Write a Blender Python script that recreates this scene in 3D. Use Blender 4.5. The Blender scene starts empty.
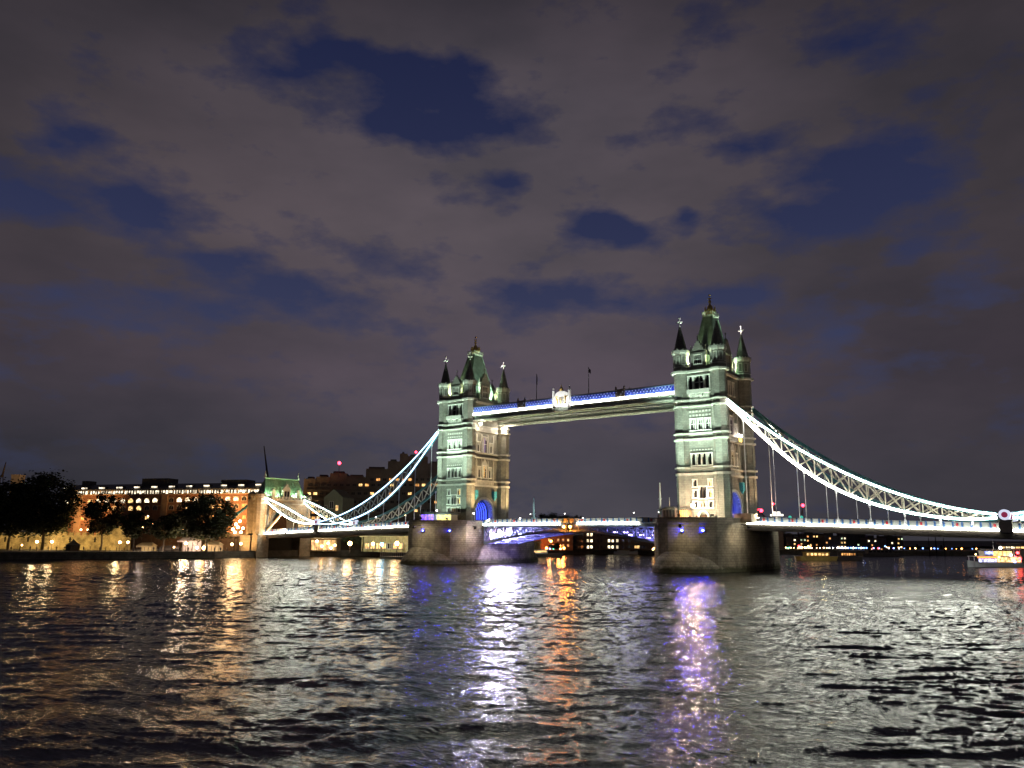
import bpy, bmesh, math, random
import numpy as np
from mathutils import Vector, Matrix
random.seed(7); rng = np.random.default_rng(7)
R = math.radians
C = bpy.context.scene.collection
S = bpy.context.scene

# ------------------------------------------------------------------ camera
CAM = np.array([124.17, -205.68, 7.81]); YAW, PIT, ROLL, FPX = 0.63298, 0.18904, 0.00549, 802.7
_fw = np.array([-math.sin(YAW)*math.cos(PIT), math.cos(YAW)*math.cos(PIT), math.sin(PIT)])
_r = np.array([math.cos(YAW), math.sin(YAW), 0.0]); _u = np.cross(_r, _fw)
_r2 = _r*math.cos(ROLL)+_u*math.sin(ROLL); _u2 = -_r*math.sin(ROLL)+_u*math.cos(ROLL)
cam_d = bpy.data.cameras.new('camera'); cam = bpy.data.objects.new('camera', cam_d); C.objects.link(cam)
cam_d.sensor_width = 36.0; cam_d.lens = FPX/1024*36.0; cam_d.clip_start = 0.5; cam_d.clip_end = 20000
M = Matrix.Identity(4)
for i in range(3):
    M[i][0] = _r2[i]; M[i][1] = _u2[i]; M[i][2] = -_fw[i]; M[i][3] = CAM[i]
cam.matrix_world = M
S.camera = cam

def ray(px, py): return _fw + _r2*(px-512)/FPX - _u2*(py-384)/FPX
def at_d(px, py, d): return CAM + ray(px, py)*d
def at_z(px, py, z): v = ray(px, py); return CAM + v*(z-CAM[2])/v[2]

# ------------------------------------------------------------------ sky
S.view_settings.view_transform = 'Standard'; S.view_settings.look = 'None'
S.view_settings.gamma = 1.0; S.view_settings.exposure = 0.0
W = bpy.data.worlds.new("World"); S.world = W; W.use_nodes = True
nt = W.node_tree; nt.nodes.clear()
def N(tree, t, **kw):
    n = tree.nodes.new(t)
    for k, v in kw.items(): setattr(n, k, v)
    return n
def lk(tree, a, b): tree.links.new(a, b)
def mth(tree, op, a, b=None, c=None, clamp=False):
    n = N(tree, 'ShaderNodeMath', operation=op); n.use_clamp = clamp
    for i, v in enumerate((a, b, c)):
        if v is None: continue
        if isinstance(v, (int, float)): n.inputs[i].default_value = v
        else: lk(tree, v, n.inputs[i])
    return n.outputs[0]
def ramp(tree, fac, stops):
    n = N(tree, 'ShaderNodeValToRGB'); e = n.color_ramp.elements
    while len(e) < len(stops): e.new(0.5)
    for el, (p, c) in zip(e, stops):
        el.position = p; el.color = (c[0], c[1], c[2], 1)
    lk(tree, fac, n.inputs[0]); return n.outputs[0]
tc = N(nt, 'ShaderNodeTexCoord')
n1 = N(nt, 'ShaderNodeTexNoise'); n1.inputs['Scale'].default_value = 5.0; n1.inputs['Detail'].default_value = 4
n1.inputs['Roughness'].default_value = .5
mp = N(nt, 'ShaderNodeMapping'); mp.inputs['Scale'].default_value = (1, 1, 2.2)
lk(nt, tc.outputs['Generated'], mp.inputs[0]); lk(nt, mp.outputs[0], n1.inputs['Vector'])
vm = N(nt, 'ShaderNodeVectorMath', operation='MULTIPLY_ADD')
vs = N(nt, 'ShaderNodeVectorMath', operation='SUBTRACT'); vs.inputs[1].default_value = (.5, .5, .5)
lk(nt, n1.outputs['Color'], vs.inputs[0]); lk(nt, vs.outputs[0], vm.inputs[0])
vm.inputs[1].default_value = (.15, .15, .12); lk(nt, tc.outputs['Generated'], vm.inputs[2])
sep = N(nt, 'ShaderNodeSeparateXYZ'); lk(nt, vm.outputs[0], sep.inputs[0])
# azimuth about the bridge side of the sky, and height
az = mth(nt, 'ARCTAN2', sep.outputs[0], sep.outputs[1]); el = sep.outputs[2]
sep0 = N(nt, 'ShaderNodeSeparateXYZ'); lk(nt, tc.outputs['Generated'], sep0.inputs[0]); el0 = sep0.outputs[2]
# gaps between the clouds: azimuth, sine of elevation, half widths, weight
GAPS = []
for (px, py, rx, ry, w) in ((365, 75, 75, 22, .9), (430, 110, 85, 32, 1.15), (285, 38, 40, 22, .6), (62, 143, 34, 18, .8), (85, 195, 95, 26, .75), (20, 180, 40, 20, .5),
        (300, 288, 95, 30, 1.05), (55, 290, 60, 16, .5), (240, 250, 45, 14, .5), (150, 215, 40, 14, .5), (860, 165, 60, 25, .5), (200, 245, 45, 13, .6), (215, 320, 60, 13, .6), (100, 335, 60, 12, .5), (690, 300, 40, 12, .5), (800, 40, 50, 18, .5), (920, 235, 40, 14, .6), (990, 300, 35, 14, .5), (330, 55, 35, 14, .6), (130, 318, 70, 18, .5), (175, 340, 50, 14, .35), (517, 175, 20, 14, .9), (532, 203, 14, 10, .5), (618, 243, 38, 13, 1.2),
        (558, 300, 52, 17, 1.0), (528, 262, 16, 10, .5), (682, 222, 12, 10, .8), (745, 130, 34, 20, .8), (900, 178, 85, 38, 1.15), (790, 222, 60, 22, .7),
        (880, 42, 55, 28, .7), (960, 290, 50, 30, .55), (820, 325, 45, 16, .75), (735, 300, 40, 12, .7), (700, 10, 60, 20, .3), (990, 120, 30, 30, .3)):
    v = ray(px, py); v /= np.linalg.norm(v)
    a = ray(px+rx, py); a /= np.linalg.norm(a); b = ray(px, py-ry); b /= np.linalg.norm(b)
    GAPS.append((math.atan2(v[0], v[1]), v[2], abs(math.atan2(a[0], a[1])-math.atan2(v[0], v[1])), abs(b[2]-v[2]), w))
tot = None
for (a0, e0, ra, re_, w) in GAPS:
    da = mth(nt, 'MULTIPLY', mth(nt, 'SUBTRACT', az, a0), 1/ra); de = mth(nt, 'MULTIPLY', mth(nt, 'SUBTRACT', el, e0), 1/re_)
    q = mth(nt, 'MULTIPLY_ADD', da, da, mth(nt, 'MULTIPLY', de, de))
    g = mth(nt, 'MULTIPLY', mth(nt, 'EXPONENT', mth(nt, 'MULTIPLY', q, -0.85)), w*.92)
    tot = g if tot is None else mth(nt, 'ADD', tot, g)
n2 = N(nt, 'ShaderNodeTexNoise'); n2.inputs['Scale'].default_value = 7.5; n2.inputs['Detail'].default_value = 6
lk(nt, mp.outputs[0], n2.inputs['Vector'])
n4 = N(nt, 'ShaderNodeTexNoise'); n4.inputs['Scale'].default_value = 19; n4.inputs['Detail'].default_value = 5; n4.inputs['Roughness'].default_value = .6
lk(nt, mp.outputs[0], n4.inputs['Vector'])
gapv = mth(nt, 'ADD', tot, mth(nt, 'ADD', mth(nt, 'MULTIPLY_ADD', n2.outputs[0], 1.9, -.95), mth(nt, 'MULTIPLY_ADD', n4.outputs[0], 1.3, -.65)))
gapf = ramp(nt, mth(nt, 'MULTIPLY', gapv, .72), [(.08, (0, 0, 0)), (.27, (.48,)*3), (.58, (1, 1, 1))])
n3 = N(nt, 'ShaderNodeTexNoise'); n3.inputs['Scale'].default_value = 2.6; n3.inputs['Detail'].default_value = 5; n3.inputs['Roughness'].default_value = .55
mp3 = N(nt, 'ShaderNodeMapping'); mp3.inputs['Scale'].default_value = (1, 1, 2.6); mp3.inputs['Location'].default_value = (3.1, 1.7, .4)
lk(nt, tc.outputs['Generated'], mp3.inputs[0]); lk(nt, mp3.outputs[0], n3.inputs['Vector'])
cl = ramp(nt, n3.outputs[0], [(.3, (.062, .055, .067)), (.7, (.120, .096, .110))])
# cloud deck dims towards the horizon and towards the zenith, the unseen zenith darkened to dim the water
prof = ramp(nt, el0, [(0.0, (.72, .82, .86)), (.08, (.76, .83, .90)), (.2, (.90, .88, .96)), (.36, (1., 1., 1.)), (.5, (.86, .87, .9)), (.62, (.36, .37, .41)), (.9, (.10, .10, .12))])
az0 = mth(nt, 'ARCTAN2', sep0.outputs[0], sep0.outputs[1]); dz = mth(nt, 'ADD', az0, YAW+.02)
glow = mth(nt, 'MULTIPLY_ADD', mth(nt, 'EXPONENT', mth(nt, 'MULTIPLY', mth(nt, 'MULTIPLY', dz, dz), -5.5)), .55, .5)  # sides of the sky darkened like lens falloff, put into the cloud colour
vg = N(nt, 'ShaderNodeVectorMath', operation='SCALE'); lk(nt, cl, vg.inputs[0]); lk(nt, glow, vg.inputs[3]); cl = vg.outputs[0]
mx = N(nt, 'ShaderNodeMix', data_type='RGBA', blend_type='MULTIPLY'); mx.inputs[0].default_value = 1
lk(nt, cl, mx.inputs[6]); lk(nt, prof, mx.inputs[7])
mb_ = N(nt, 'ShaderNodeMix', data_type='RGBA', blend_type='MIX')
lk(nt, gapf, mb_.inputs[0]); lk(nt, mx.outputs[2], mb_.inputs[6])
blue = ramp(nt, el0, [(0, (.032, .038, .07)), (.22, (.042, .048, .100)), (.36, (.026, .032, .080)), (.62, (.010, .014, .048))])
lk(nt, blue, mb_.inputs[7])
bg = N(nt, 'ShaderNodeBackground'); bg.inputs[1].default_value = 1.0
lk(nt, mb_.outputs[2], bg.inputs[0])
wo = N(nt, 'ShaderNodeOutputWorld'); lk(nt, bg.outputs[0], wo.inputs[0])
S.cycles.use_denoising = True
S.cycles.max_bounces = 5; S.cycles.diffuse_bounces = 2; S.cycles.glossy_bounces = 3; S.cycles.transmission_bounces = 2
S.cycles.sample_clamp_indirect = 60.0; S.cycles.sample_clamp_direct = 0
S.cycles.caustics_reflective = False; S.cycles.caustics_refractive = False
S.cycles.use_light_tree = True

# ------------------------------------------------------------------ materials
MATS = {}
def mat(name, col, rough=.7, var=0., scale=1., metal=0., bump=0., courses=0., col2=None, mo=.62):
    if name in MATS: return MATS[name]
    m = bpy.data.materials.new(name); m.use_nodes = True; t = m.node_tree
    b = t.nodes['Principled BSDF']; b.inputs['Roughness'].default_value = rough; b.inputs['Metallic'].default_value = metal
    b.inputs['Base Color'].default_value = (*col, 1)
    g = N(t, 'ShaderNodeNewGeometry')
    if var or bump or courses:
        nz = N(t, 'ShaderNodeTexNoise'); nz.inputs['Scale'].default_value = scale; nz.inputs['Detail'].default_value = 6
        nz.inputs['Roughness'].default_value = .65
        lk(t, g.outputs['Position'], nz.inputs['Vector'])
        c2 = col2 or tuple(max(0, c*(1-var)) for c in col); c1 = tuple(min(1, c*(1+var*.6)) for c in col)
        out = ramp(t, nz.outputs[0], [(.3, c2), (.7, c1)]); hgt = nz.outputs[0]
        if courses:
            sp = N(t, 'ShaderNodeSeparateXYZ'); lk(t, g.outputs['Position'], sp.inputs[0])
            cx = N(t, 'ShaderNodeCombineXYZ'); lk(t, mth(t, 'ADD', sp.outputs[0], sp.outputs[1]), cx.inputs[0]); lk(t, sp.outputs[2], cx.inputs[1])
            br = N(t, 'ShaderNodeTexBrick'); br.inputs['Scale'].default_value = 1.0
            br.inputs['Brick Width'].default_value = courses*2.2; br.inputs['Row Height'].default_value = courses
            br.inputs['Mortar Size'].default_value = courses*.07; br.inputs['Mortar Smooth'].default_value = .3
            br.inputs['Color1'].default_value = (1.06,)*3+(1,); br.inputs['Color2'].default_value = (.86,)*3+(1,); br.inputs['Mortar'].default_value = (mo,)*3+(1,)
            lk(t, cx.outputs[0], br.inputs['Vector'])
            mm = N(t, 'ShaderNodeMix', data_type='RGBA', blend_type='MULTIPLY'); mm.inputs[0].default_value = 1
            lk(t, out, mm.inputs[6]); lk(t, br.outputs[0], mm.inputs[7]); out = mm.outputs[2]
            hgt = mth(t, 'MULTIPLY_ADD', br.outputs['Fac'], -.8, nz.outputs[0])
        lk(t, out, b.inputs['Base Color'])
        if bump:
            bp = N(t, 'ShaderNodeBump'); bp.inputs['Strength'].default_value = 1.0; bp.inputs['Distance'].default_value = bump
            lk(t, hgt, bp.inputs['Height']); lk(t, bp.outputs[0], b.inputs['Normal'])
    MATS[name] = m; return m
def emi(name, col, st, mott=0.):
    if name in MATS: return MATS[name]
    m = bpy.data.materials.new(name); m.use_nodes = True; t = m.node_tree
    b = t.nodes['Principled BSDF']; b.inputs['Base Color'].default_value = (*[c*.5 for c in col], 1)
    b.inputs['Emission Color'].default_value = (*col, 1); b.inputs['Emission Strength'].default_value = st
    if mott:     # curtains, fittings and furniture seen through lit glass
        g = N(t, 'ShaderNodeNewGeometry'); nz = N(t, 'ShaderNodeTexNoise'); nz.inputs['Scale'].default_value = mott; nz.inputs['Detail'].default_value = 3
        lk(t, g.outputs['Position'], nz.inputs['Vector'])
        lk(t, mth(t, 'MULTIPLY', ramp(t, nz.outputs[0], [(.38, (.25,)*3), (.62, (1.5,)*3)]), st), b.inputs['Emission Strength'])
    MATS[name] = m; return m
STONE = mat('tower_stone', (.27, .265, .225), .85, .25, .7, bump=.04, courses=.45)
TRIM = mat('dressed_stone', (.55, .54, .48), .8, .2, 1.2, bump=.02)
PIERM = mat('pier_granite', (.29, .25, .19), .8, .5, .35, bump=.06, courses=.62, mo=.5)
SLATE = mat('slate', (.085, .085, .075), .5, .4, 2., courses=.35, bump=.02)
LEAD = mat('lead_roof', (.20, .26, .21), .5, .35, .8)
DARKIN = mat('dark_interior', (.012, .012, .012), .9)
GLASS = mat('window_glass', (.02, .022, .025), .12)
STEELB = mat('teal_steel', (.06, .18, .21), .45, .25, 1.)
STEELW = mat('cream_steel', (.80, .74, .60), .5, .2, 1.)
WHITEP = mat('white_paint', (.75, .75, .75), .5, .12, .8)
DKSTEEL = mat('dark_girder', (.07, .055, .045), .6, .3, .5)
GOLD = mat('gilding', (.75, .50, .15), .35, .2, 4., metal=.5)
BLUEP = mat('blue_paint', (.05, .13, .35), .45)
REDP = mat('red_paint', (.5, .03, .05), .45)
ASPH = mat('asphalt', (.05, .05, .05), .85, .2, 2.)
LED = emi('white_strip_lamp', (1, 1, .84), 30)
LEDC = emi('chain_strip_lamp', (1, 1, .86), 30)
LEDP = emi('purple_strip_lamp', (.50, .38, 1), 22)
BLUEL = emi('blue_lamp', (.01, .015, 1), 650)

# ------------------------------------------------------------------ mesh builder
def tideline(m):
    t = m.node_tree; b = t.nodes['Principled BSDF']; src = b.inputs['Base Color'].links[0].from_socket
    g = N(t, 'ShaderNodeNewGeometry'); sp = N(t, 'ShaderNodeSeparateXYZ'); lk(t, g.outputs['Position'], sp.inputs[0])
    nz = N(t, 'ShaderNodeTexNoise'); nz.inputs['Scale'].default_value = .8; nz.inputs['Detail'].default_value = 5; lk(t, g.outputs['Position'], nz.inputs['Vector'])
    h = mth(t, 'ADD', sp.outputs[2], mth(t, 'MULTIPLY', nz.outputs[0], -2.0))
    f = ramp(t, mth(t, 'MULTIPLY_ADD', h, .4, .35), [(.25, (.28, .32, .2)), (.62, (1, 1, 1))])
    mm = N(t, 'ShaderNodeMix', data_type='RGBA', blend_type='MULTIPLY'); mm.inputs[0].default_value = 1
    lk(t, src, mm.inputs[6]); lk(t, f, mm.inputs[7]); lk(t, mm.outputs[2], b.inputs['Base Color'])
tideline(PIERM)
class MB:
    def __init__(s): s.v = []; s.f = []; s.m = []; s.cur = 0; s.T = None
    def add(s, vs, fs):
        o = len(s.v)
        if s.T is not None: vs = [tuple(s.T @ Vector(p)) for p in vs]
        s.v += [tuple(map(float, p)) for p in vs]; s.f += [tuple(i+o for i in f) for f in fs]; s.m += [s.cur]*len(fs); return s
    def box(s, x0, x1, y0, y1, z0, z1):
        return s.add([(x0, y0, z0), (x1, y0, z0), (x1, y1, z0), (x0, y1, z0), (x0, y0, z1), (x1, y0, z1), (x1, y1, z1), (x0, y1, z1)],
            [(0, 3, 2, 1), (4, 5, 6, 7), (0, 1, 5, 4), (1, 2, 6, 5), (2, 3, 7, 6), (3, 0, 4, 7)])
    def prism(s, pts, z0, z1, sc=1., c=(0, 0)):
        n = len(pts); top = [(c[0]+(x-c[0])*sc, c[1]+(y-c[1])*sc, z1) for x, y in pts]
        return s.add([(x, y, z0) for x, y in pts]+top, [tuple(range(n))[::-1], tuple(range(n, 2*n))]+[(i, (i+1) % n, n+(i+1) % n, n+i) for i in range(n)])
    def lathe(s, c, prof, n=8, ph=None, sx=1., sy=1.):
        ph = math.pi/n if ph is None else ph; vs = []; fs = []
        for r, z in prof:
            for k in range(n): a = ph+2*math.pi*k/n; vs.append((c[0]+r*sx*math.cos(a), c[1]+r*sy*math.sin(a), c[2]+z))
        for j in range(len(prof)-1):
            for k in range(n): fs.append((j*n+k, j*n+(k+1) % n, (j+1)*n+(k+1) % n, (j+1)*n+k))
        fs.append(tuple(range(n))[::-1]); fs.append(tuple((len(prof)-1)*n+k for k in range(n)))
        return s.add(vs, fs)
    def bar(s, p, q, w, h=None, n=4, r2=None):
        p = Vector(p); q = Vector(q); d = q-p
        if d.length < 1e-6: return s
        h = w if h is None else h; k = 1. if r2 is None else r2/w
        z = d.normalized(); x = z.cross(Vector((0, 0, 1)))
        if x.length < 1e-3: x = Vector((1, 0, 0))
        x.normalize(); y = z.cross(x); vs = []
        for e, f in ((p, 1.), (q, k)):
            for i in range(n):
                a = 2*math.pi*(i+.5)/n; g = math.sqrt(2) if n == 4 else 1.
                vs.append(e+x*(w/2*g*math.cos(a)*f)+y*(h/2*g*math.sin(a)*f))
        return s.add([tuple(v) for v in vs], [tuple(range(n))[::-1], tuple(range(n, 2*n))]+[(i, (i+1) % n, n+(i+1) % n, n+i) for i in range(n)])
    def ball(s, c, r, n=8, m=6, sz=1.):
        prof = [(max(.001, r*math.sin(math.pi*j/m)), -r*sz*math.cos(math.pi*j/m)) for j in range(m+1)]
        return s.lathe(c, prof, n)
    def build(s, name, mats, parent=None, loc=(0, 0, 0), rz=0., smooth=False):
        me = bpy.data.meshes.new(name); me.from_pydata(s.v, [], s.f)
        for mm in (mats if isinstance(mats, (list, tuple)) else [mats]): me.materials.append(mm)
        me.polygons.foreach_set('material_index', s.m)
        bm = bmesh.new(); bm.from_mesh(me); bmesh.ops.recalc_face_normals(bm, faces=bm.faces); bm.to_mesh(me); bm.free()
        if smooth: me.polygons.foreach_set('use_smooth', [True]*len(me.polygons))
        o = bpy.data.objects.new(name, me); C.objects.link(o); o.location = loc; o.rotation_euler = (0, 0, rz)
        if parent: o.parent = parent
        return o
def tag(o, label=None, cat=None, group=None, kind=None):
    for k, v in (('label', label), ('category', cat), ('group', group), ('kind', kind)):
        if v: o[k] = v
    return o
def empty(name, loc, label, cat, group=None, rz=0.):
    o = bpy.data.objects.new(name, None); C.objects.link(o); o.location = loc; o.rotation_euler = (0, 0, rz)
    o.empty_display_size = .5; return tag(o, label, cat, group)
def ctree(o, parent=None, loc=None, rz=None, label=None, group=None, sc=None):
    c = o.copy(); C.objects.link(c)
    if parent: c.parent = parent
    if loc is not None: c.location = loc
    if rz is not None: c.rotation_euler = (0, 0, rz)
    if sc is not None: c.scale = sc if isinstance(sc, tuple) else (sc,)*3
    if label: c['label'] = label
    if group: c['group'] = group
    for ch in KIDS(o): ctree(ch, c)
    return c
def KIDS(o): return [x for x in C.objects if x.parent == o]
def light(kind, loc, col, power, target=None, size=.3, spot=70., parent=None, blend=.8):
    d = bpy.data.lights.new('lamp_light', kind); d.color = col; d.energy = power
    if kind == 'SPOT': d.spot_size = R(spot); d.spot_blend = blend; d.shadow_soft_size = size
    elif kind == 'POINT': d.shadow_soft_size = size
    else: d.size = size
    o = bpy.data.objects.new('lamp_light', d); C.objects.link(o); o.location = loc
    if target is not None: o.rotation_euler = (Vector(target)-Vector(loc)).to_track_quat('-Z', 'Y').to_euler()
    if parent: o.parent = parent
    return o
FLN = [0]
def floodlight(loc, target, col, power, where, spot=75., size=.35):
    """a housing on a bracket with a lamp face, aimed at the target; all of one place share a label"""
    t = empty('floodlight', loc, where, 'floodlight', 'floodlights: '+where)
    d = (Vector(target)-Vector(loc)).normalized(); q = d.to_track_quat('-Z', 'Y')
    m = MB(); m.bar((0, 0, -.35), (0, 0, 0), .12); m.box(-.25, .25, -.25, .25, -.45, -.35); m.build('bracket', DKSTEEL, t)
    h = MB(); h.T = q.to_matrix().to_4x4(); h.box(-.3, .3, -.22, .22, 0, .35); h.box(-.34, .34, -.26, -.22, -.15, .3); h.build('housing', DKSTEEL, t)
    l = light('SPOT', tuple(d*.12), col, power, size=size, spot=spot, parent=t); l.rotation_euler = q.to_euler()
    return t

def arch_slab(m, w0, w1, z0, z1, hw, zs, thick, plane, axis='x', n=14, cy=0., rise=None):
    """wall slab from w0 to w1 across, with an arched opening; plane = outer face"""
    rise = hw if rise is None else rise
    def P(w, z, d): return (plane-d, w, z) if axis == 'x' else (w, plane+d, z)
    A = [(cy+hw*math.cos(math.pi*k/n), zs+rise*math.sin(math.pi*k/n)) for k in range(n+1)]
    for s_, e_ in ((w0, cy-hw), (cy+hw, w1)):
        vs = [P(s_, z0, 0), P(e_, z0, 0), P(e_, z1, 0), P(s_, z1, 0), P(s_, z0, thick), P(e_, z0, thick), P(e_, z1, thick), P(s_, z1, thick)]
        m.add(vs, [(0, 1, 2, 3), (4, 7, 6, 5), (0, 4, 5, 1), (1, 5, 6, 2), (2, 6, 7, 3), (3, 7, 4, 0)])
    for k in range(n):
        (a, za), (b, zb) = A[k], A[k+1]
        m.add([P(a, za, 0), P(b, zb, 0), P(b, z1, 0), P(a, z1, 0), P(a, za, thick), P(b, zb, thick), P(b, z1, thick), P(a, z1, thick)],
              [(0, 1, 2, 3), (4, 7, 6, 5), (0, 4, 5, 1), (3, 2, 6, 7)])
def arch_ring(m, hw, zs, z0, w, proud, plane, axis='x', n=16, cy=0., depth=.5, rise=None):
    rise = hw if rise is None else rise
    def P(a, z, d): return (plane+d, a, z) if axis == 'x' else (a, plane-d, z)
    pts = [(cy+hw, z0)]+[(cy+hw*math.cos(math.pi*k/n), zs+rise*math.sin(math.pi*k/n)) for k in range(n+1)]+[(cy-hw, z0)]
    out = [(cy+hw+w, z0)]+[(cy+(hw+w)*math.cos(math.pi*k/n), zs+(rise+w)*math.sin(math.pi*k/n)) for k in range(n+1)]+[(cy-hw-w, z0)]
    for k in range(len(pts)-1):
        a, b, c, d = pts[k], pts[k+1], out[k+1], out[k]
        m.add([P(*a, -depth), P(*b, -depth), P(*c, -depth), P(*d, -depth), P(*a, proud), P(*b, proud), P(*c, proud), P(*d, proud)],
              [(4, 5, 6, 7), (0, 1, 5, 4), (2, 3, 7, 6), (0, 3, 2, 1), (1, 2, 6, 5), (3, 0, 4, 7)])
def hole_wall(m, axis, plane, u0, u1, z0, z1, holes, depth, sgn):
    """wall face with rectangular openings and their reveals. sgn = outward direction of the axis"""
    us = sorted({u0, u1, *[h[0] for h in holes], *[h[1] for h in holes]}); zs = sorted({z0, z1, *[h[2] for h in holes], *[h[3] for h in holes]})
    def P(u, z, d=0): return (plane-sgn*d, u, z) if axis == 'x' else (u, plane-sgn*d, z)
    for a, b in zip(us, us[1:]):
        for c, d in zip(zs, zs[1:]):
            mu, mz = (a+b)/2, (c+d)/2
            if any(h[0] < mu < h[1] and h[2] < mz < h[3] for h in holes): continue
            m.add([P(a, c), P(b, c), P(b, d), P(a, d)], [(0, 1, 2, 3)])
    for (a, b, c, d) in holes:
        m.add([P(a, c), P(b, c), P(b, d), P(a, d), P(a, c, depth), P(b, c, depth), P(b, d, depth), P(a, d, depth)],
              [(0, 1, 5, 4), (1, 2, 6, 5), (2, 3, 7, 6), (3, 0, 4, 7)])
WST = None
def lancet(axis, plane, u0, u1, z0, z1, sgn, glass, parent, depth=.7, name='window', hood=True, sur=.3):
    """a window: proud surround, pointed head, mullion, transom and glass set back"""
    m = MB()
    def B(a, b, c, d, e, f):   # a..b across, c..d height, e..f outward offset (positive = out)
        lo, hi = sorted((plane+sgn*e, plane+sgn*f))
        if axis == 'x': m.box(lo, hi, a, b, c, d)
        else: m.box(a, b, lo, hi, c, d)
    w = u1-u0; h = z1-z0
    B(u0-sur, u0, z0, z1, -.1, .22); B(u1, u1+sur, z0, z1, -.1, .22); B(u0-sur-.1, u1+sur+.1, z0-.28, z0, -.1, .38); B(u0-sur-.05, u1+sur+.05, z1, z1+.28, -.1, .3)
    if w > 1.15: B((u0+u1)/2-.07, (u0+u1)/2+.07, z0, z1, -depth+.05, -.12)
    if h > 1.8 and w > 1.15: B(u0, (u0+u1)/2-.07, z0+h*.55, z0+h*.55+.13, -depth+.06, -.14); B((u0+u1)/2+.07, u1, z0+h*.55, z0+h*.55+.13, -depth+.06, -.14)
    # pointed head: two corner gussets
    for s0, s1 in ((u0, u0+w*.5), (u1, u1-w*.5)):
        for j, (fa, fb) in enumerate(((.0, .18), (.18, .36))):
            hh = h*(.30 if j == 0 else .13)
            a, b = sorted((s0+(s1-s0)*fa, s0+(s1-s0)*fb)); B(a, b, z1-min(hh, .9), z1, -.45, -.08-.02*j)
    m.cur = 1
    lo, hi = sorted((plane-sgn*depth, plane-sgn*(depth+.06)))
    if axis == 'x': m.box(lo, hi, u0+.002, u1-.002, z0+.002, z1-.002)
    else: m.box(u0+.002, u1-.002, lo, hi, z0+.002, z1-.002)
    return m.build(name, [mat('window_stone', (.82, .81, .74), .7, .12, 2.), glass], parent)
WARMW = emi('warm_window', (1, .62, .22), 1.6, 1.5)
STAIN = emi('stained_glass', (.35, .22, .65), .35, 3.)

# ================================================================== river, banks
def wave_h(x, y):
    out = np.zeros_like(x)
    wx = x+2.2*np.sin(y*.11+.5*np.sin(x*.07))+.7*np.sin(y*.53+x*.21); wy = y+2.0*np.sin(x*.13+1.3)+.8*np.sin(x*.47-y*.31+2)
    th0 = 2.15
    for i in range(64):
        lam = 0.34*(6.0/0.34)**(i/63.0); th = th0+rng.normal(0, .42); k = 2*math.pi/lam
        slope = .037*(1 if lam < 1.6 else (1.6/lam)**.62)
        out += slope/k*np.sin(k*(wx*math.cos(th)+wy*math.sin(th))+rng.uniform(0, 6.28))
    # gusts: patches of rougher and calmer water
    g = .75+.3*np.sin(x*.045+1.2*np.sin(y*.03))*np.sin(y*.06+.8*np.sin(x*.05))+.15*np.sin(x*.16+y*.11)
    return out*g*.8
def water():
    na, nr = 1000, 760
    rr = 16*np.exp(np.linspace(0, math.log(900/16), nr)); aa = math.pi/2+YAW+np.linspace(R(62), -R(62), na)
    A, Rr = np.meshgrid(aa, rr); X = CAM[0]+Rr*np.cos(A); Y = CAM[1]+Rr*np.sin(A)
    fade = np.clip(1.15-Rr/700, 0.0, 1)*np.clip((900-Rr)/60, 0, 1)
    Z = wave_h(X, Y)*fade
    v = np.stack([X, Y, Z], -1).reshape(-1, 3)
    i = np.arange(nr-1)[:, None]*na+np.arange(na-1)[None]
    f = np.stack([i, i+na, i+na+1, i+1], -1).reshape(-1, 4)
    # calm sheet for everything further off and behind, joined on at the rim
    nv = len(v)
    me = bpy.data.meshes.new('river_water')
    extra = []
    me.vertices.add(nv); me.vertices.foreach_set('co', v.ravel())
    me.loops.add(f.size); me.loops.foreach_set('vertex_index', f.ravel())
    me.polygons.add(len(f)); me.polygons.foreach_set('loop_start', np.arange(0, f.size, 4)); me.polygons.foreach_set('loop_total', np.full(len(f), 4))
    me.polygons.foreach_set('use_smooth', np.ones(len(f), bool)); me.update(); me.validate()
    o = bpy.data.objects.new('river_water', me); C.objects.link(o)
    m = bpy.data.materials.new('river_water'); m.use_nodes = True; t = m.node_tree; b = t.nodes['Principled BSDF']
    b.inputs['Base Color'].default_value = (.012, .014, .012, 1); b.inputs['Roughness'].default_value = .10; b.inputs['IOR'].default_value = 1.333; b.inputs['Specular IOR Level'].default_value = .32; b.inputs['Specular Tint'].default_value = (.86, 1, .64, 1)
    g = N(t, 'ShaderNodeNewGeometry')
    def nz(scale, det, sx, sy):
        mpn = N(t, 'ShaderNodeMapping'); mpn.inputs['Rotation'].default_value = (0, 0, YAW*-1); mpn.inputs['Scale'].default_value = (sx, sy, 1)
        lk(t, g.outputs['Position'], mpn.inputs[0])
        n = N(t, 'ShaderNodeTexNoise'); n.inputs['Scale'].default_value = scale; n.inputs['Detail'].default_value = det; n.inputs['Roughness'].default_value = .6
        lk(t, mpn.outputs[0], n.inputs['Vector']); return n.outputs[0]
    h = mth(t, 'ADD', mth(t, 'MULTIPLY', nz(1.6, 3, .42, 1.25), .14), mth(t, 'MULTIPLY', nz(6.0, 4, .5, 1.3), .055))
    bp = N(t, 'ShaderNodeBump'); bp.inputs['Strength'].default_value = 1.; bp.inputs['Distance'].default_value = 1.; lk(t, h, bp.inputs['Height']); lk(t, bp.outputs[0], b.inputs['Normal'])
    me.materials.append(m); tag(o, kind='structure')
    s = MB(); s.box(-6000, 6000, -6000, 6000, -6.2, -6.0); sb = s.build('river_bed', mat('river_mud', (.03, .028, .02), .9)); tag(sb, kind='structure')
    s = MB(); s.add([(-6000, -6000, -.62), (6000, -6000, -.62), (6000, 6000, -.62), (-6000, 6000, -.62)], [(0, 1, 2, 3)])
    o2 = s.build('water', m); tag(o2, kind='structure')
water()
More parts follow.
